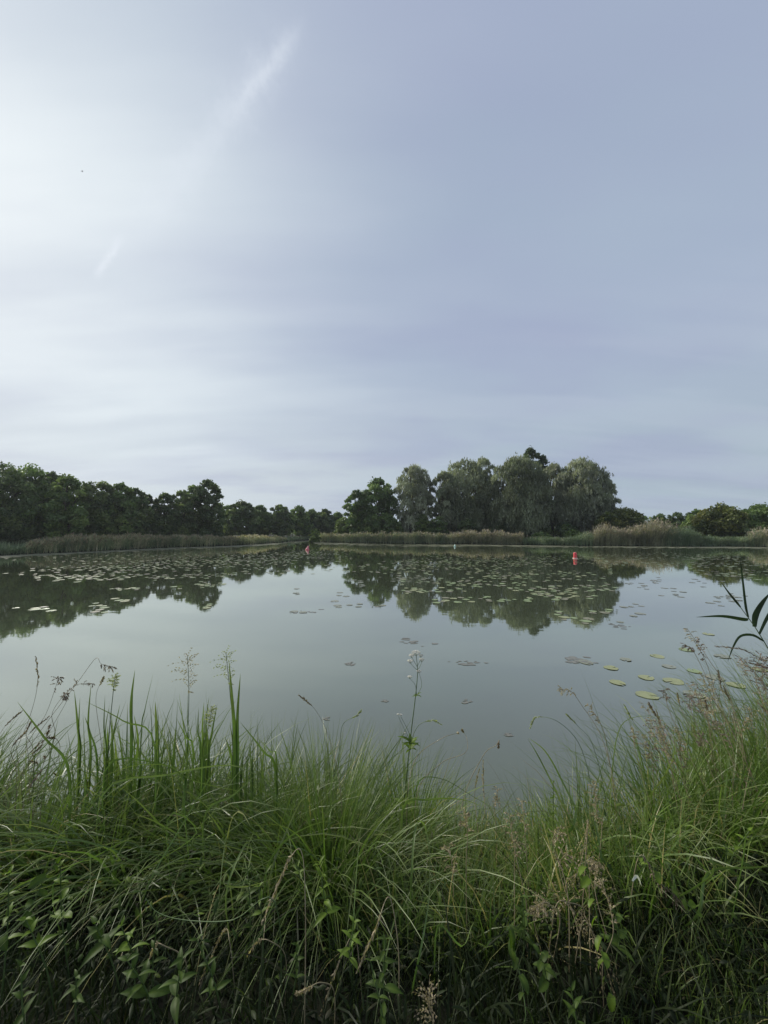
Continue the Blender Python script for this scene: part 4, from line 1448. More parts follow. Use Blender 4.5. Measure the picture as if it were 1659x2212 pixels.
for (lb, Y, bl, hd) in shoots:
    g = ground_base(bl[0][0][0][0], Y)
    root = empty('grass_shoot', g)
    tag(root, lb, 'grass shoot', SG)
    for (pts, w) in bl:
        P = pts_of(pts[1:], Y)
        P = [Vector((P[0].x + random.uniform(-.02, .02), Y + random.uniform(-.03, .03), g.z))] + P
        for q, v_ in enumerate(P):
            v_.y += 0.02 * math.sin(q * 1.9)
        ribbon(P, w * Y / FOC, 14, roll=random.uniform(-.5, .5), parent=root, attr=random.uniform(0.2, 0.75))
    if hd:
        P = pts_of(hd[0][1:], Y + 0.03)
        P = [Vector((P[0].x, Y + 0.03, g.z))] + P
        path = stemtube(P, 0.003, 0.0012, root, n_=30)
        seed_head(path, hd[2], root, hd[1], 'panicle', hd[3], 34, random.Random(3), 0.012)

sr_ = random.Random(77)
for q in range(22):
    Y = sr_.uniform(2.05, 2.4)
    tx = sr_.uniform(140, 580)
    ty = sr_.uniform(1500, 1610)
    g = ground_base(tx + sr_.uniform(-15, 15), Y)
    root = empty('grass_shoot', g)
    tag(root, 'upright broad green blades in the crowded row above the dark tussock', 'grass shoot', SG)
    for b_ in range(2):
        x2 = tx + sr_.uniform(-14, 14) * b_
        y2 = ty + sr_.uniform(10, 60) * b_
        P = [Vector((g.x + sr_.uniform(-.02, .02), Y + sr_.uniform(-.03, .03), g.z)), at(tx * 0.6 + x2 * 0.4, 1690, Y), at(x2 + sr_.uniform(-3, 3), y2 + 60, Y), at(x2 + sr_.uniform(-10, 10), y2, Y)]
        ribbon(P, sr_.uniform(5, 8.5) * Y / FOC, 12, roll=sr_.uniform(-.7, .7), parent=root, attr=sr_.uniform(0.2, 0.8))

# long single arching blades lying over the tussock
AG = 'loose blades lying over the dark bank growth'
arch = [
    ('thin pale blade lying almost level across the tussock', 1.75, [(250, 1693), (370, 1672), (480, 1682), (560, 1700)], 4),
    ('long blade arching over the dark tussock below the shoots', 1.8, [(190, 1700), (330, 1658), (440, 1662), (560, 1690)], 4),
    ('bright bent blade tip hanging in front of the shoots', 1.7, [(390, 1800), (360, 1700), (300, 1655), (240, 1652)], 4),
    ('stiff pale blade slanting steeply beside the airy head', 1.7, [(430, 1790), (520, 1690), (575, 1640)], 4),
    ('straight shiny blade crossing towards the umbel flower', 1.6, [(590, 1880), (620, 1800), (660, 1730)], 4),
    ('long pale blade reaching down from the sedge tuft', 1.5, [(560, 1935), (600, 1860), (680, 1770), (745, 1728)], 5),
    ('thin straight blade crossing the black hollow', 1.5, [(320, 1930), (380, 1800), (440, 1700), (510, 1610)], 3),
    ('blade bent double over the dark hollow', 1.45, [(480, 1930), (500, 1880), (560, 1862), (620, 1890)], 4),
    ('pair-like grey blade low over the hollow', 1.5, [(150, 1875), (200, 1866), (250, 1862), (330, 1880)], 4),
    ('flat grey-green blade leading out of the tangled tuft', 1.5, [(340, 1800), (400, 1840), (330, 1862), (230, 1890)], 3),
    ('arched blade hooking over near the pale leaf cluster', 1.45, [(490, 1930), (510, 1870), (530, 1880), (522, 1930)], 5),
    ('curled bright blade in the middle sedge', 1.9, [(710, 1800), (714, 1770), (740, 1750), (770, 1756)], 5),
    ('tall thin straight stalk rising out of the bottom hollow', 1.35, [(764, 2010), (768, 1930), (772, 1860), (780, 1800)], 3),
    ('pale bowed blade in the dark middle', 1.35, [(940, 1960), (985, 1980), (1020, 2010), (1040, 2055)], 4),
    ('narrow green blade hanging beside the pale bowed one', 1.35, [(890, 2060), (905, 1990), (930, 1960), (935, 1900)], 4),
    ('blade arching over at the centre dip', 1.6, [(885, 1870), (900, 1800), (925, 1830), (935, 1900)], 5),
    ('wide blade sweeping out above the dip', 1.9, [(870, 1760), (920, 1700), (990, 1705), (1050, 1760)], 5),
    ('fine blade sweeping towards the dip waterline', 2.0, [(900, 1740), (950, 1690), (1020, 1700), (1080, 1735)], 3),
    ('bent blade peaking above the reed-side grass', 1.6, [(1405, 1940), (1420, 1870), (1445, 1850), (1520, 1880)], 5),
    ('upright bright blade in the dark edge hollow', 1.4, [(1510, 1990), (1500, 1900), (1490, 1820), (1485, 1780)], 5),
    ('thick pale leaning stem-like blade near the picture edge', 1.35, [(1540, 2010), (1580, 1940), (1620, 1870), (1632, 1815)], 7),
    ('thin blade crossing above the thick pale one', 1.4, [(1570, 1770), (1600, 1830), (1640, 1890), (1690, 1960)], 3),
    ('arched bright blade in the side thicket', 1.9, [(1210, 1800), (1218, 1745), (1245, 1730), (1262, 1790)], 5),
    ('upright wide blade beside the dry flower head', 1.7, [(1260, 1900), (1270, 1830), (1275, 1760), (1268, 1700)], 5),
    ('leaning sedge blade before the open water', 2.1, [(1230, 1790), (1205, 1720), (1180, 1660), (1150, 1610)], 5),
    ('tall sedge blade leaning out over the water', 2.1, [(1250, 1780), (1225, 1700), (1190, 1640), (1135, 1585)], 4),
    ('long blade arching high behind the side thicket', 2.1, [(1410, 1760), (1415, 1660), (1430, 1600), (1455, 1557)], 5),
    ('broad dark blade curving up beside the seed heads', 2.1, [(1300, 1760), (1345, 1620), (1385, 1570), (1450, 1545)], 3),
]
for (lb, Y, pts, w) in arch:
    root = empty('grass_leaf', at(pts[0][0], pts[0][1], Y))
    tag(root, lb, 'grass leaf', AG)
    P = pts_of(pts, Y)
    for q, v_ in enumerate(P):
        v_.y += 0.10 * math.sin(q * 1.3 + pts[0][0])
    g = Vector((P[0].x, P[0].y + 0.1, max(gz1(P[0].x, P[0].y + 0.1), -0.05)))
    if P[0].z - g.z > 0.05:
        P = [g] + P
    root.location = g
    ribbon(P, w * Y / FOC, 14, roll=random.uniform(-.4, .4), parent=root, attr=random.uniform(0.4, 0.85))

# stalks with seed heads
KG = 'grass stalks with seed heads'
stalks = [
    # label, Y, pts, material, frac, kind, spread
    ('very thin stalk bowing over, its purple head arched against the water', 2.2, [(36, 1690), (80, 1590), (150, 1485), (210, 1421), (232, 1428), (243, 1446)], 'head_purple', 0.22, 'panicle', 0.03),
    ('thin upright stalk with narrow purplish head nearest the picture edge', 2.3, [(18, 1700), (50, 1560), (72, 1480), (92, 1412)], 'head_purple', 0.4, 'spike', 0.02),
    ('slender stalk with drooping bent purple top before the first shoot', 2.2, [(55, 1700), (100, 1590), (130, 1520), (148, 1494), (155, 1500)], 'head_purple', 0.3, 'panicle', 0.025),
    ('thin purple stalk leaning between picture edge and first shoot', 2.2, [(30, 1700), (60, 1600), (84, 1550), (132, 1470), (140, 1460)], 'head_purple', 0.35, 'panicle', 0.035),
    ('stalk with scattered purple spikelets before the open water', 2.3, [(70, 1700), (110, 1600), (128, 1530), (165, 1480), (190, 1484)], 'head_purple', 0.4, 'panicle', 0.035),
    ('short stalk with thick purple spike left of the broad shoots', 2.1, [(100, 1720), (112, 1640), (118, 1600), (122, 1583)], 'head_purple', 0.3, 'spike', 0.02),
    ('very thin grey stalk rising straight between broad shoots', 2.3, [(215, 1700), (217, 1600), (221, 1500), (222, 1463)], 'head_straw', 0.2, 'spike', 0.02),
    ('dark narrow spike leaning out over the water from the sedge', 2.1, [(740, 1720), (714, 1610), (680, 1545), (648, 1497)], 'head_purple', 0.28, 'spike', 0.02),
    ('pale nodding head leaning from the middle sedge', 2.1, [(728, 1720), (732, 1620), (740, 1570), (770, 1538), (781, 1531)], 'head_pale', 0.35, 'spike', 0.02),
    ('small pale arched head beside the umbel stem', 2.1, [(880, 1740), (885, 1640), (900, 1565), (932, 1549), (957, 1574)], 'head_pale', 0.40, 'spike', 0.02),
    ('thin stalk bowing away from the umbel flower with a tiny head', 2.1, [(880, 1740), (900, 1650), (950, 1590), (985, 1576), (992, 1592)], 'head_straw', 0.14, 'spike', 0.02),
    ('thin looping stalk hanging over the water near the dip', 2.1, [(900, 1740), (950, 1650), (1000, 1615), (1010, 1600), (1003, 1588)], 'head_straw', 0.12, 'spike', 0.02),
    ('dark seed head hanging on its own thin bent stalk above the dip', 2.1, [(1000, 1760), (1045, 1640), (1065, 1600), (1077, 1596), (1082, 1628)], 'head_purple', 0.2, 'spike', 0.02),
    ('pale dry head standing in the dip, first of three', 2.1, [(1030, 1790), (1030, 1740), (1030, 1690), (1031, 1648)], 'head_straw', 0.55, 'spike', 0.02),
    ('pale dry head standing in the dip, second of three', 2.1, [(1040, 1790), (1043, 1740), (1046, 1700), (1048, 1652)], 'head_straw', 0.5, 'spike', 0.02),
    ('pinkish dry head lowest in the dip, third of three', 2.0, [(1075, 1800), (1072, 1750), (1070, 1720), (1070, 1692)], 'head_straw', 0.6, 'panicle', 0.03),
    ('loose drooping straw head leaning over open water before the thicket', 2.1, [(1330, 1760), (1300, 1600), (1265, 1530), (1235, 1495), (1203, 1480)], 'head_straw', 0.34, 'panicle', 0.045),
    ('pale thin head hooked over at the thicket edge', 2.1, [(1290, 1740), (1250, 1610), (1200, 1552), (1165, 1556), (1150, 1580)], 'head_pale', 0.35, 'spike', 0.02),
    ('small pale spike beside the hooked head', 2.1, [(1310, 1740), (1270, 1600), (1250, 1570), (1232, 1552)], 'head_pale', 0.3, 'spike', 0.02),
    ('bushy pale head below the nearest lily pads', 2.1, [(1340, 1740), (1310, 1620), (1290, 1560), (1275, 1525)], 'head_straw', 0.3, 'panicle', 0.03),
    ('whitish narrow head under the spotted lily pad', 2.1, [(1430, 1740), (1400, 1610), (1380, 1570), (1355, 1527)], 'head_pale', 0.3, 'spike', 0.02),
    ('long pale head under the mottled lily pad', 2.1, [(1470, 1740), (1440, 1600), (1425, 1560), (1385, 1510)], 'head_straw', 0.35, 'spike', 0.02),
    ('dark leaning head before the spotted lily pad', 2.0, [(1480, 1720), (1445, 1600), (1430, 1560), (1412, 1525)], 'head_purple', 0.3, 'spike', 0.02),
    ('dark purplish head at the upper rim of the stalk crowd', 2.0, [(1620, 1700), (1560, 1520), (1515, 1420), (1470, 1389)], 'head_purple', 0.25, 'panicle', 0.03),
    ('reddish brown head crossing the top of the stalk crowd', 2.0, [(1640, 1720), (1570, 1520), (1520, 1430), (1484, 1378)], 'head_purple', 0.3, 'panicle', 0.035),
    ('tall thin stalk with tip highest in the stalk crowd', 2.0, [(1630, 1700), (1560, 1500), (1525, 1420), (1500, 1362)], 'head_straw', 0.28, 'panicle', 0.03),
    ('bowed stalk with spiky top reaching back over the crowd', 2.0, [(1760, 1640), (1700, 1480), (1640, 1430), (1600, 1402), (1562, 1402)], 'head_purple', 0.35, 'spike', 0.02),
    ('dark spiky head entering at the picture edge', 1.9, [(1780, 1600), (1720, 1500), (1670, 1448), (1630, 1436)], 'head_purple', 0.3, 'spike', 0.02),
]
cr = random.Random(21)
for q in range(46):
    # loose crowd of stalks leaning in from the thicket
    tx = cr.uniform(1370, 1700)
    ty = 1395 + (1640 - tx) * 0.42 * (1 if tx < 1640 else 0.2) + cr.uniform(0, 130)
    bx_ = tx + cr.uniform(60, 170)
    kind = cr.choice(['spike', 'panicle', 'panicle'])
    stalks.append(('purple-brown headed stalk in the crowd leaning over the near lily raft' if q % 2 else 'straw headed stalk in the crowd leaning over the near lily raft',
                   cr.uniform(1.9, 2.6), [(bx_, 1800), (tx + (bx_ - tx) * 0.55, ty + 190), (tx + (bx_ - tx) * 0.2, ty + 60), (tx, ty)],
                   'head_purple' if q % 2 else 'head_straw', cr.uniform(0.22, 0.36), kind, cr.uniform(0.025, 0.05)))
for q in range(12):
    tx = cr.uniform(0, 130)
    ty = cr.uniform(1540, 1680)
    stalks.append(('thin purple stalk in the loose fringe below the picture-edge heads', cr.uniform(2.0, 2.4),
                   [(tx - 30, 1790), (tx - 10, ty + 90), (tx, ty + 30), (tx + cr.uniform(5, 30), ty)], 'head_purple', 0.3, 'spike', 0.02))
for q in range(16):
    tx = cr.uniform(960, 1330)
    ty = cr.uniform(1735, 1960)
    stalks.append(('fine straw seed head in the low mixed grass of the dip', cr.uniform(1.3, 1.8),
                   [(tx + cr.uniform(-30, 30), ty + 160), (tx, ty + 60), (tx + cr.uniform(-10, 10), ty)], 'head_straw', 0.4, 'panicle', 0.035))
for q in range(7):
    tx = cr.uniform(330, 900)
    ty = cr.uniform(1880, 2120)
    stalks.append(('drooping pale seed head hanging in the dark bottom growth', cr.uniform(1.1, 1.4),
                   [(tx + 60, ty + 60), (tx + 40, ty - 30), (tx + 10, ty - 10), (tx - 30, ty + 70)], 'head_straw', 0.45, 'spike', 0.02))
for (lb, Y, pts, mt, fr, kd, spr) in stalks:
    P = pts_of(pts, Y)
    for q, v_ in enumerate(P):
        v_.y += 0.05 * math.sin(q * 1.7 + pts[0][0])
    g = Vector((P[0].x, P[0].y, max(gz1(P[0].x, P[0].y), -0.1)))
    if P[0].z > g.z + 0.05:
        P = [g] + P
    else:
        P[0].z = g.z
    root = empty('grass_stalk', g)
    tag(root, lb, 'grass stalk', KG)
    path = stemtube(P, 0.0019, 0.0009, root, mat='stem' if mt == 'head_pale' else 'stem_dry', n_=32, sides=4)
    seed_head(path, fr * 0.75, root, mt, kd, spr, 16, random.Random(int(pts[-1][0] * 3)), 0.0105)

# ------------------------------------------------------------------ leafy herbs
def leaf_mesh(name, mat, kind='lance', seed=0):
    r1 = random.Random(seed)
    n_ = 9
    Vs, At, Tp, Fs = [], [], [], []
    for q in range(n_ + 1):
        t_ = q / n_
        if kind == 'lance':
            w = 0.17 * math.sin(math.pi * min(1, t_ * 0.97 + 0.03) ** 0.75)
        elif kind == 'heart':
            w = 0.36 * (1 - t_) ** 0.75 * (0.55 + 1.6 * t_) if t_ > 0.05 else 0.24
        else:
            w = 0.215 * math.sin(math.pi * min(1, t_ * 0.97 + 0.03) ** 0.5)
        if kind == 'nettle' and q % 2:
            w *= 0.88
        if q == n_:
            w = 0.003
        z = 0.10 * math.sin(t_ * 2.6) - 0.16 * t_ * t_
        Vs += [(t_, -w, z + 0.30 * w), (t_, -w * .5, z + 0.17 * w), (t_, 0, z), (t_, w * .5, z + 0.17 * w), (t_, w, z + 0.30 * w)]
        At += [0.3, 0.5, 0.75, 0.5, 0.3]
        Tp += [t_] * 5
    for q in range(n_):
        for c in range(4):
            b0 = q * 5 + c
            Fs.append((b0, b0 + 1, b0 + 6, b0 + 5))
    return mesh_np(name, Vs, Fs, M[mat], At, True, Tp)


LM = {(k, mt): leaf_mesh('leaf', mt, k) for k in ('lance', 'heart', 'nettle') for mt in ('leaf', 'leaf_light')}


def put_leaf(me, parent, p, az, pitch, size, roll=0.0, label=None):
    o = link('leaf', me, parent)
    o.location = p - parent.location
    o.rotation_euler = (roll, pitch, az)
    o.scale = (size, size, size)
    return o


def herb(label, px_, py_, Y, kind='nettle', mat='leaf', size=0.07, nodes=6, lean=(0, 0), name='leafy_herb', group='leafy herbs of the near bank', start=0.35):
    T = at(px_, py_, Y)
    gx, gy = T.x + lean[0], T.y + lean[1]
    g = Vector((gx, gy, max(gz1(gx, gy), -0.05)))
    if T.z - g.z < 0.12:
        g.z = T.z - 0.15
    root = empty(name, g)
    tag(root, label, 'plant', group)
    mid = g.lerp(T, 0.5) + Vector((random.uniform(-.02, .02), random.uniform(-.02, .02), 0.02))
    path = stemtube([g, mid, T], 0.0028, 0.0015, root, n_=12)
    a0 = random.uniform(0, 6.28)
    for q in range(nodes):
        f_ = start + (1 - start) * (q + 1) / nodes
        idx = f_ * (len(path) - 1)
        i0 = min(int(idx), len(path) - 2)
        p = path[i0].lerp(path[i0 + 1], idx - i0)
        s = size * (1.15 - 0.65 * (q + 1) / nodes) * random.uniform(0.85, 1.15)
        for side in (0, math.pi):
            a = a0 + q * (math.pi / 2) + side + random.uniform(-.3, .3)
            put_leaf(LM[(kind, mat)], root, p, a, random.uniform(-0.25, 0.45) - 0.5 * (q + 1) / nodes, s, random.uniform(-.4, .4))
    return root


herbs = [
    ('leafy herb with a dark drooping tip standing before the water at the picture edge', 76, 1618, 2.05, 'nettle', 'leaf', 0.055, 9, 0.5),
    ('pointed-leaf herb low in the picture corner', 20, 1885, 1.25, 'nettle', 'leaf_light', 0.07, 4, 0.35),
    ('herb with one broad hanging leaf near the picture corner', 55, 1985, 1.2, 'nettle', 'leaf_light', 0.08, 3, 0.6),
    ('ragged rosette of broad leaves in the dark hollow', 205, 1995, 1.2, 'nettle', 'leaf', 0.09, 4, 0.7),
    ('small upright rosette beside the ragged one', 262, 2000, 1.15, 'lance', 'leaf_light', 0.07, 4, 0.6),
    ('low broad-leaved plant in the bottom corner shade', 165, 2110, 1.05, 'nettle', 'leaf', 0.07, 3, 0.6),
    ('long-leaved plant above the bottom edge', 275, 2075, 1.1, 'lance', 'leaf', 0.10, 5, 0.4),
    ('plant with long drooping lance leaves at the bottom', 395, 2070, 1.1, 'lance', 'leaf', 0.10, 4, 0.4),
    ('small leafy tuft over the bottom hollow', 340, 1990, 1.2, 'lance', 'leaf', 0.06, 4, 0.4),
    ('lance-leaved sprig below the tangled blades', 425, 2030, 1.15, 'lance', 'leaf', 0.06, 5, 0.3),
    ('light green three-leaved sprig in the middle hollow', 560, 1915, 1.3, 'nettle', 'leaf_light', 0.06, 3, 0.6),
    ('dark leafy sprig beside the bright three-leaved one', 535, 1880, 1.35, 'nettle', 'leaf', 0.06, 4, 0.5),
    ('pale cluster of folded leaves below the sedge tuft', 690, 1868, 1.4, 'lance', 'leaf_light', 0.08, 5, 0.5),
    ('small bright leaf pair next to the pale folded cluster', 645, 1866, 1.45, 'nettle', 'leaf_light', 0.05, 2, 0.8),
    ('star-shaped pale herb standing clear near the bottom centre', 765, 1992, 1.2, 'lance', 'leaf_light', 0.075, 5, 0.4),
    ('star-shaped dim herb just beside the pale one', 832, 2030, 1.15, 'lance', 'leaf', 0.08, 5, 0.3),
    ('upright herb with toothed leaves between the star-shaped pair', 800, 2075, 1.1, 'nettle', 'leaf', 0.06, 4, 0.3),
    ('short herb in the corner beneath the hanging leaf', 45, 2085, 1.1, 'nettle', 'leaf', 0.07, 4, 0.4),
    ('narrow herb among straw heads at the bottom', 640, 2040, 1.2, 'nettle', 'leaf', 0.05, 5, 0.3),
    ('pale-leaved herb behind the dry reddish heads', 1128, 1935, 1.35, 'nettle', 'leaf', 0.07, 5, 0.3),
    ('light leaves at the foot of the dry reddish heads', 1165, 2060, 1.2, 'heart', 'leaf', 0.07, 4, 0.3),
    ('upright pointed herb in the bottom grass past the centre', 1235, 2140, 1.1, 'lance', 'leaf', 0.07, 4, 0.3),
    ('dark spreading herb beneath the bowed grass', 1330, 1975, 1.3, 'nettle', 'leaf', 0.08, 5, 0.3),
    ('deep green herb with pointed leaves inside the thicket', 1400, 1800, 1.7, 'lance', 'leaf', 0.08, 6, 0.3),
    ('bright small-leaved herb top poking above the thicket', 1195, 1690, 2.0, 'nettle', 'leaf_light', 0.05, 7, 0.4),
    ('herb with large pale leaves beside the picture edge', 1618, 1795, 1.5, 'nettle', 'leaf_light', 0.08, 4, 0.5),
    ('big-leaved herb at the picture edge over the dark hollow', 1570, 1835, 1.5, 'nettle', 'leaf', 0.09, 5, 0.4),
    ('leafy shoot rising from the sedge under the seed heads', 1488, 1580, 2.1, 'lance', 'leaf_light', 0.055, 6, 0.5),
    ('willowherb-like shoot in the side thicket', 1350, 1790, 1.8, 'lance', 'leaf', 0.07, 7, 0.3),
    ('upright herb among the sedge at the picture edge', 1640, 1640, 1.9, 'nettle', 'leaf', 0.07, 7, 0.3),
    ('bushy herb low in the side thicket', 1450, 1720, 1.9, 'nettle', 'leaf', 0.07, 6, 0.3),
    ('bright herb between thicket and dip', 1300, 1690, 2.0, 'lance', 'leaf_light', 0.06, 6, 0.4),
    ('small herb at the inner rim of the dip', 1120, 1790, 1.7, 'nettle', 'leaf', 0.05, 6, 0.3),
    ('small herb on the sedge side of the dip', 1010, 1830, 1.6, 'nettle', 'leaf', 0.05, 6, 0.3),
    ('tiny bright herb half sunk in the tussock', 455, 1740, 1.8, 'nettle', 'leaf_light', 0.05, 4, 0.5),
    ('herb stem leaning low across the corner hollow', 130, 1870, 1.35, 'heart', 'leaf_light', 0.06, 4, 0.4),
]
for (lb, x_, y_, Y, kd, mt, sz, nd, stt) in herbs:
    herb(lb, x_, y_, Y, kd, mt, sz * 0.72, nd, (random.uniform(-.06, .06), random.uniform(0.0, .12)), start=stt)


# bindweed vines
def vine(label, pts, Y, size=0.06, n_=9, mat='leaf_light', kind='heart'):
    P = pts_of(pts, Y)
    for q, v_ in enumerate(P):
        v_.y -= 0.02 * q
    g = Vector((P[-1].x, P[-1].y + 0.1, gz1(P[-1].x, P[-1].y + 0.1)))
    root = empty('bindweed_vine', g)
    tag(root, label, 'vine', 'vines climbing in the bank growth')
    path = stemtube([g] + P[::-1], 0.0018, 0.001, root, n_=24)
    for q in range(n_):
        f_ = 0.25 + 0.75 * (q + 1) / n_
        i0 = min(int(f_ * (len(path) - 1)), len(path) - 2)
        put_leaf(LM[(kind, mat)], root, path[i0], random.uniform(2.6, 6.8), random.uniform(-0.2, 1.1), size * random.uniform(0.45, 0.95), random.uniform(-.9, .9))


vine('bright bindweed hanging with the dry reddish heads', [(1262, 1850), (1280, 1950), (1285, 2010), (1290, 2080), (1330, 2150)], 1.3, 0.05, 11)
vine('vine trailing down a slanted stalk with reddish end', [(1375, 1845), (1420, 1880), (1455, 1920), (1480, 1950)], 1.45, 0.04, 8)
vine('thin vine with bud tips crossing the black hollow', [(314, 1940), (350, 1958), (420, 1960), (520, 1945), (610, 1895)], 1.25, 0.022, 10, 'leaf', 'lance')
vine('heart-leaved vine climbing at the picture corner', [(140, 1840), (110, 1880), (95, 1925), (50, 1975), (10, 2000)], 1.3, 0.055, 8, 'leaf')
vine('bindweed strand low at the centre bottom', [(1100, 1995), (1110, 2050), (1120, 2110), (1118, 2150)], 1.2, 0.05, 6, 'leaf')

# reddish dry flower heads (dock / meadowsweet gone to seed)
DG = 'dry brownish seed clusters'
for (lb, pts, Y, spr, mt) in [
    ('upper dry reddish cluster hanging in the thicket before the dark gap', [(1270, 1780), (1262, 1830), (1250, 1880), (1235, 1905)], 1.4, 0.07, 'head_straw'),
    ('dense tan dry cluster in the middle of the hanging heads', [(1200, 1960), (1230, 1950), (1262, 1965), (1255, 2010)], 1.35, 0.08, 'head_straw'),
    ('long drooping tan cluster pointing down beside bright bindweed', [(1260, 1990), (1290, 2040), (1310, 2090), (1330, 2160)], 1.3, 0.06, 'head_straw'),
    ('arched tan cluster reaching out above the tan heads', [(1210, 1985), (1190, 1955), (1170, 1950), (1150, 1968)], 1.35, 0.05, 'head_straw'),
    ('reddish slanted seed cluster pointing down into the dark gap', [(1380, 1850), (1420, 1900), (1450, 1930), (1488, 1968)], 1.45, 0.03, 'head_purple'),
    ('tan dry cluster at the bottom edge by the centre', [(940, 2260), (935, 2200), (925, 2170), (930, 2140)], 1.1, 0.05, 'head_straw'),
    ('pink-brown cluster near the top of the slanted stalk', [(1300, 1800), (1290, 1760), (1285, 1720), (1282, 1690)], 1.6, 0.035, 'head_straw'),
]:
    P = pts_of(pts, Y)
    g = Vector((P[0].x, P[0].y + 0.08, gz1(P[0].x, P[0].y + 0.08)))
    root = empty('dry_seed_cluster', g)
    tag(root, lb, 'dry plant', DG)
    path = stemtube([g] + P, 0.0018, 0.0008, root, mat='stem_dry', n_=24, sides=4)
    seed_head(path, 0.72, root, mt, 'panicle', spr, 36, random.Random(9), 0.008)

# white umbel flower (valerian) standing against the water
Y = 2.2
g = ground_base(872, Y)
val = empty('umbel_flower', g)
tag(val, 'tall thin flower with white domed heads standing alone against the water', 'flower')
main = [g, at(872, 1760, Y), at(877, 1690, Y), at(886, 1600, Y), at(898, 1500, Y), at(902, 1450, Y), at(899, 1416, Y)]
stemtube(main, 0.0045, 0.0015, val, n_=30, sides=7)


def flower_head(p, r, mat='flower', n_=46):
    Vs, Fs, At = [], [], []
    for q in range(n_):
        a = q * 2.399
        rad = r * math.sqrt(q / n_)
        c = Vector((rad * math.cos(a), rad * math.sin(a), 0.35 * r * (1 - (rad / r) ** 2) + random.uniform(-1, 1) * r * 0.08))
        s = r * 0.16 * random.uniform(0.7, 1.2)
        b = len(Vs)
        for d in ((1, 0, 0), (-1, 0, 0), (0, 1, 0), (0, -1, 0), (0, 0, 1), (0, 0, -1)):
            Vs.append(c + Vector(d) * s + p - g)
        for tri in ((0, 2, 4), (2, 1, 4), (1, 3, 4), (3, 0, 4), (2, 0, 5), (1, 2, 5), (3, 1, 5), (0, 3, 5)):
            Fs.append(tuple(b + k for k in tri))
        At += [random.random()] * 6
    o = build('flower_head', np.array([tuple(v) for v in Vs]), Fs, M[mat], val, attr=At)
    cup = []
    for q in range(0, n_, 6):
        a = q * 2.399
        rad = r * math.sqrt(q / n_)
        cup.append(tube([p - g - Vector((0, 0, r * 0.8)), p - g + Vector((rad * math.cos(a) * .9, rad * math.sin(a) * .9, -0.05 * r))], [0.0006, 0.0005], 4))
    v_, f_ = tmerge(cup)
    build('flower_stalks', v_, f_, M['stem'], o).name = 'flower_stalk'


heads = [(899, 1410, 0.026), (889, 1416, 0.017), (909, 1416, 0.015), (886, 1428, 0.018), (911, 1425, 0.017), (905, 1450, 0.015), (885, 1462, 0.014), (860, 1543, 0.009), (866, 1544, 0.009), (875, 1583, 0.006)]
for (x_, y_, r_) in heads:
    flower_head(at(x_, y_, Y), r_)
for pts in ([(901, 1440), (893, 1426), (890, 1420)], [(901, 1440), (907, 1428), (909, 1420)], [(902, 1448), (893, 1440), (887, 1432)], [(903, 1446), (908, 1438), (911, 1430)],
            [(900, 1502), (897, 1480), (886, 1466)], [(901, 1502), (911, 1480), (906, 1455)], [(891, 1600), (880, 1575), (866, 1548)], [(889, 1606), (876, 1580), (861, 1548)], [(888, 1610), (880, 1595), (875, 1586)]):
    stemtube(pts_of(pts, Y), 0.0014, 0.0009, val, name='side_stem', n_=8)
for (x_, y_, sz, cnt) in [(900, 1503, 0.035, 6), (888, 1606, 0.075, 9), (886, 1620, 0.06, 5), (872, 1740, 0.08, 6)]:
    for q in range(cnt):
        a = q * 6.283 / cnt + 0.3
        put_leaf(LM[('lance', 'leaf_light')], val, at(x_, y_, Y), a, random.uniform(-0.7, 0.1), sz * random.uniform(0.7, 1.2))

# the lone reed leaning in from the side
Y = 2.2
g = Vector((2.75, 2.35, gz1(2.75, 2.35)))
rd = empty('common_reed', g)
tag(rd, 'single reed with long backlit-toned dark leaves leaning in over the water from the picture edge', 'reed')
stemtube([g, at(1740, 1560, Y), at(1690, 1455, Y), at(1640, 1369, Y), at(1616, 1334, Y), at(1592, 1302, Y)], 0.0035, 0.0018, rd, n_=24, sides=7)


def rleaf(pts, w, roll=0.0):
    ribbon(pts_of(pts, Y), w * Y / FOC, 14, fold=0.3, roll=roll, parent=rd, attr=0.3, name='leaf', mat='reed_leaf')


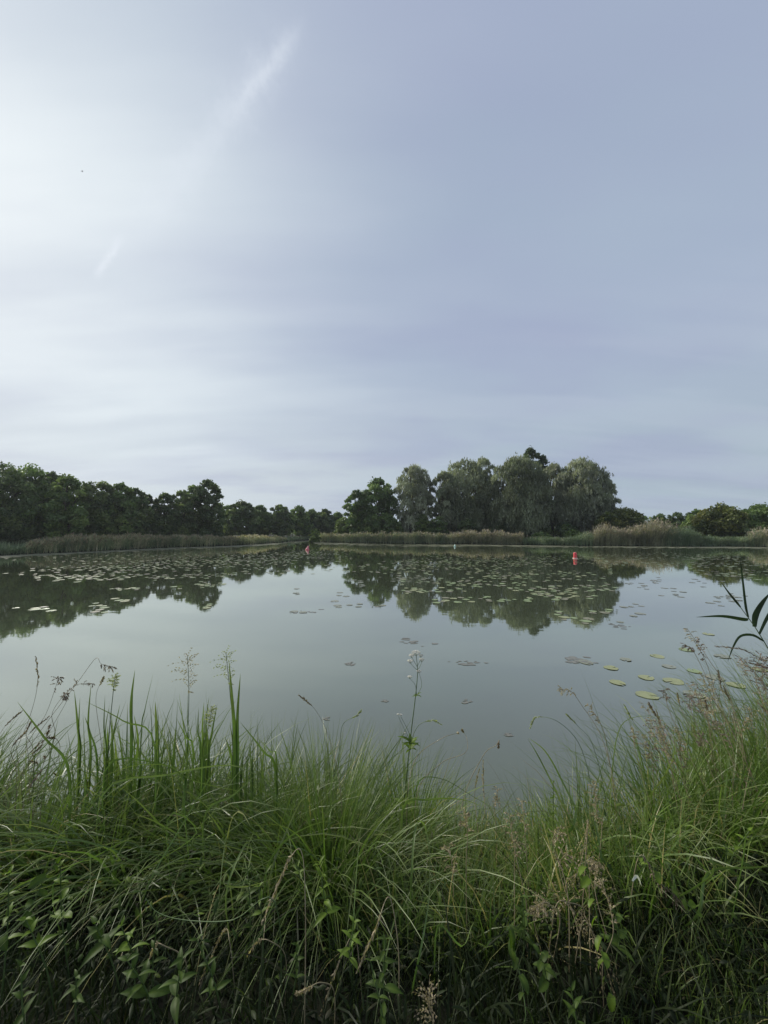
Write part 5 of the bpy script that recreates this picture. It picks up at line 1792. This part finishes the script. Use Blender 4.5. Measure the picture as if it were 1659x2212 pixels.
rleaf([(1617, 1338), (1606, 1338), (1560, 1331), (1504, 1333)], 8.5, 0.15)
rleaf([(1600, 1312), (1592, 1302), (1574, 1280), (1556, 1255)], 4.5)
rleaf([(1617, 1334), (1611, 1310), (1604, 1250), (1599, 1210)], 5)
rleaf([(1630, 1354), (1632, 1330), (1645, 1305), (1664, 1280)], 13)
rleaf([(1650, 1385), (1626, 1372), (1600, 1374), (1585, 1395), (1572, 1429)], 6)
rleaf([(1640, 1370), (1660, 1330), (1690, 1290), (1710, 1270)], 8)

# white dead leaf scrap caught in the thicket and small white flowers of the side thicket
sc = empty('dead_leaf', at(1375, 1900, 1.4))
tag(sc, 'curled white dead leaf scrap hanging in the dark thicket', 'leaf')
ribbon(pts_of([(1366, 1903), (1374, 1893), (1380, 1898), (1386, 1915)], 1.4), 0.010, 8, roll=0.5, parent=sc, mat='flower', name='leaf_scrap', attr=0.6)
ww = random.Random(4)
for q in range(9):
    x_, y_ = ww.uniform(1480, 1655), ww.uniform(1650, 1745)
    p = at(x_, y_, ww.uniform(1.8, 2.1))
    g2 = Vector((p.x, p.y + 0.05, gz1(p.x, p.y + 0.05)))
    wf = empty('wildflower', g2)
    tag(wf, 'pale greenish white flower spike in the thicket below the reed', 'flower', 'pale flower spikes in the side thicket')
    path = stemtube([g2, g2.lerp(p, 0.6) + Vector((0.01, 0, 0.02)), p], 0.0018, 0.001, wf, n_=18, sides=4)
    seed_head(path, 0.28, wf, 'head_pale', 'spike', 0.02, 16, ww, 0.011)


# ------------------------------------------------------------------ thin summer haze over the pond
hx, z0, z1 = 430, -1.8, 19.0
hv = [(-hx, -hx, z0), (hx, -hx, z0), (hx, hx, z0), (-hx, hx, z0), (-hx, -hx, z1), (hx, -hx, z1), (hx, hx, z1), (-hx, hx, z1)]
hf = [(0, 3, 2, 1), (4, 5, 6, 7), (0, 1, 5, 4), (1, 2, 6, 5), (2, 3, 7, 6), (3, 0, 4, 7)]
m, t = new_mat('haze')
pv = t.nodes.new('ShaderNodeVolumePrincipled')
pv.inputs['Color'].default_value = (0.90, 0.95, 1.0, 1)
pv.inputs['Density'].default_value = 0.0004
pv.inputs['Anisotropy'].default_value = 0.3
out = t.nodes.new('ShaderNodeOutputMaterial')
t.links.new(pv.outputs[0], out.inputs['Volume'])
tag(build('haze', hv, hf, m), 'thin pale summer haze over the pond', kind='stuff')
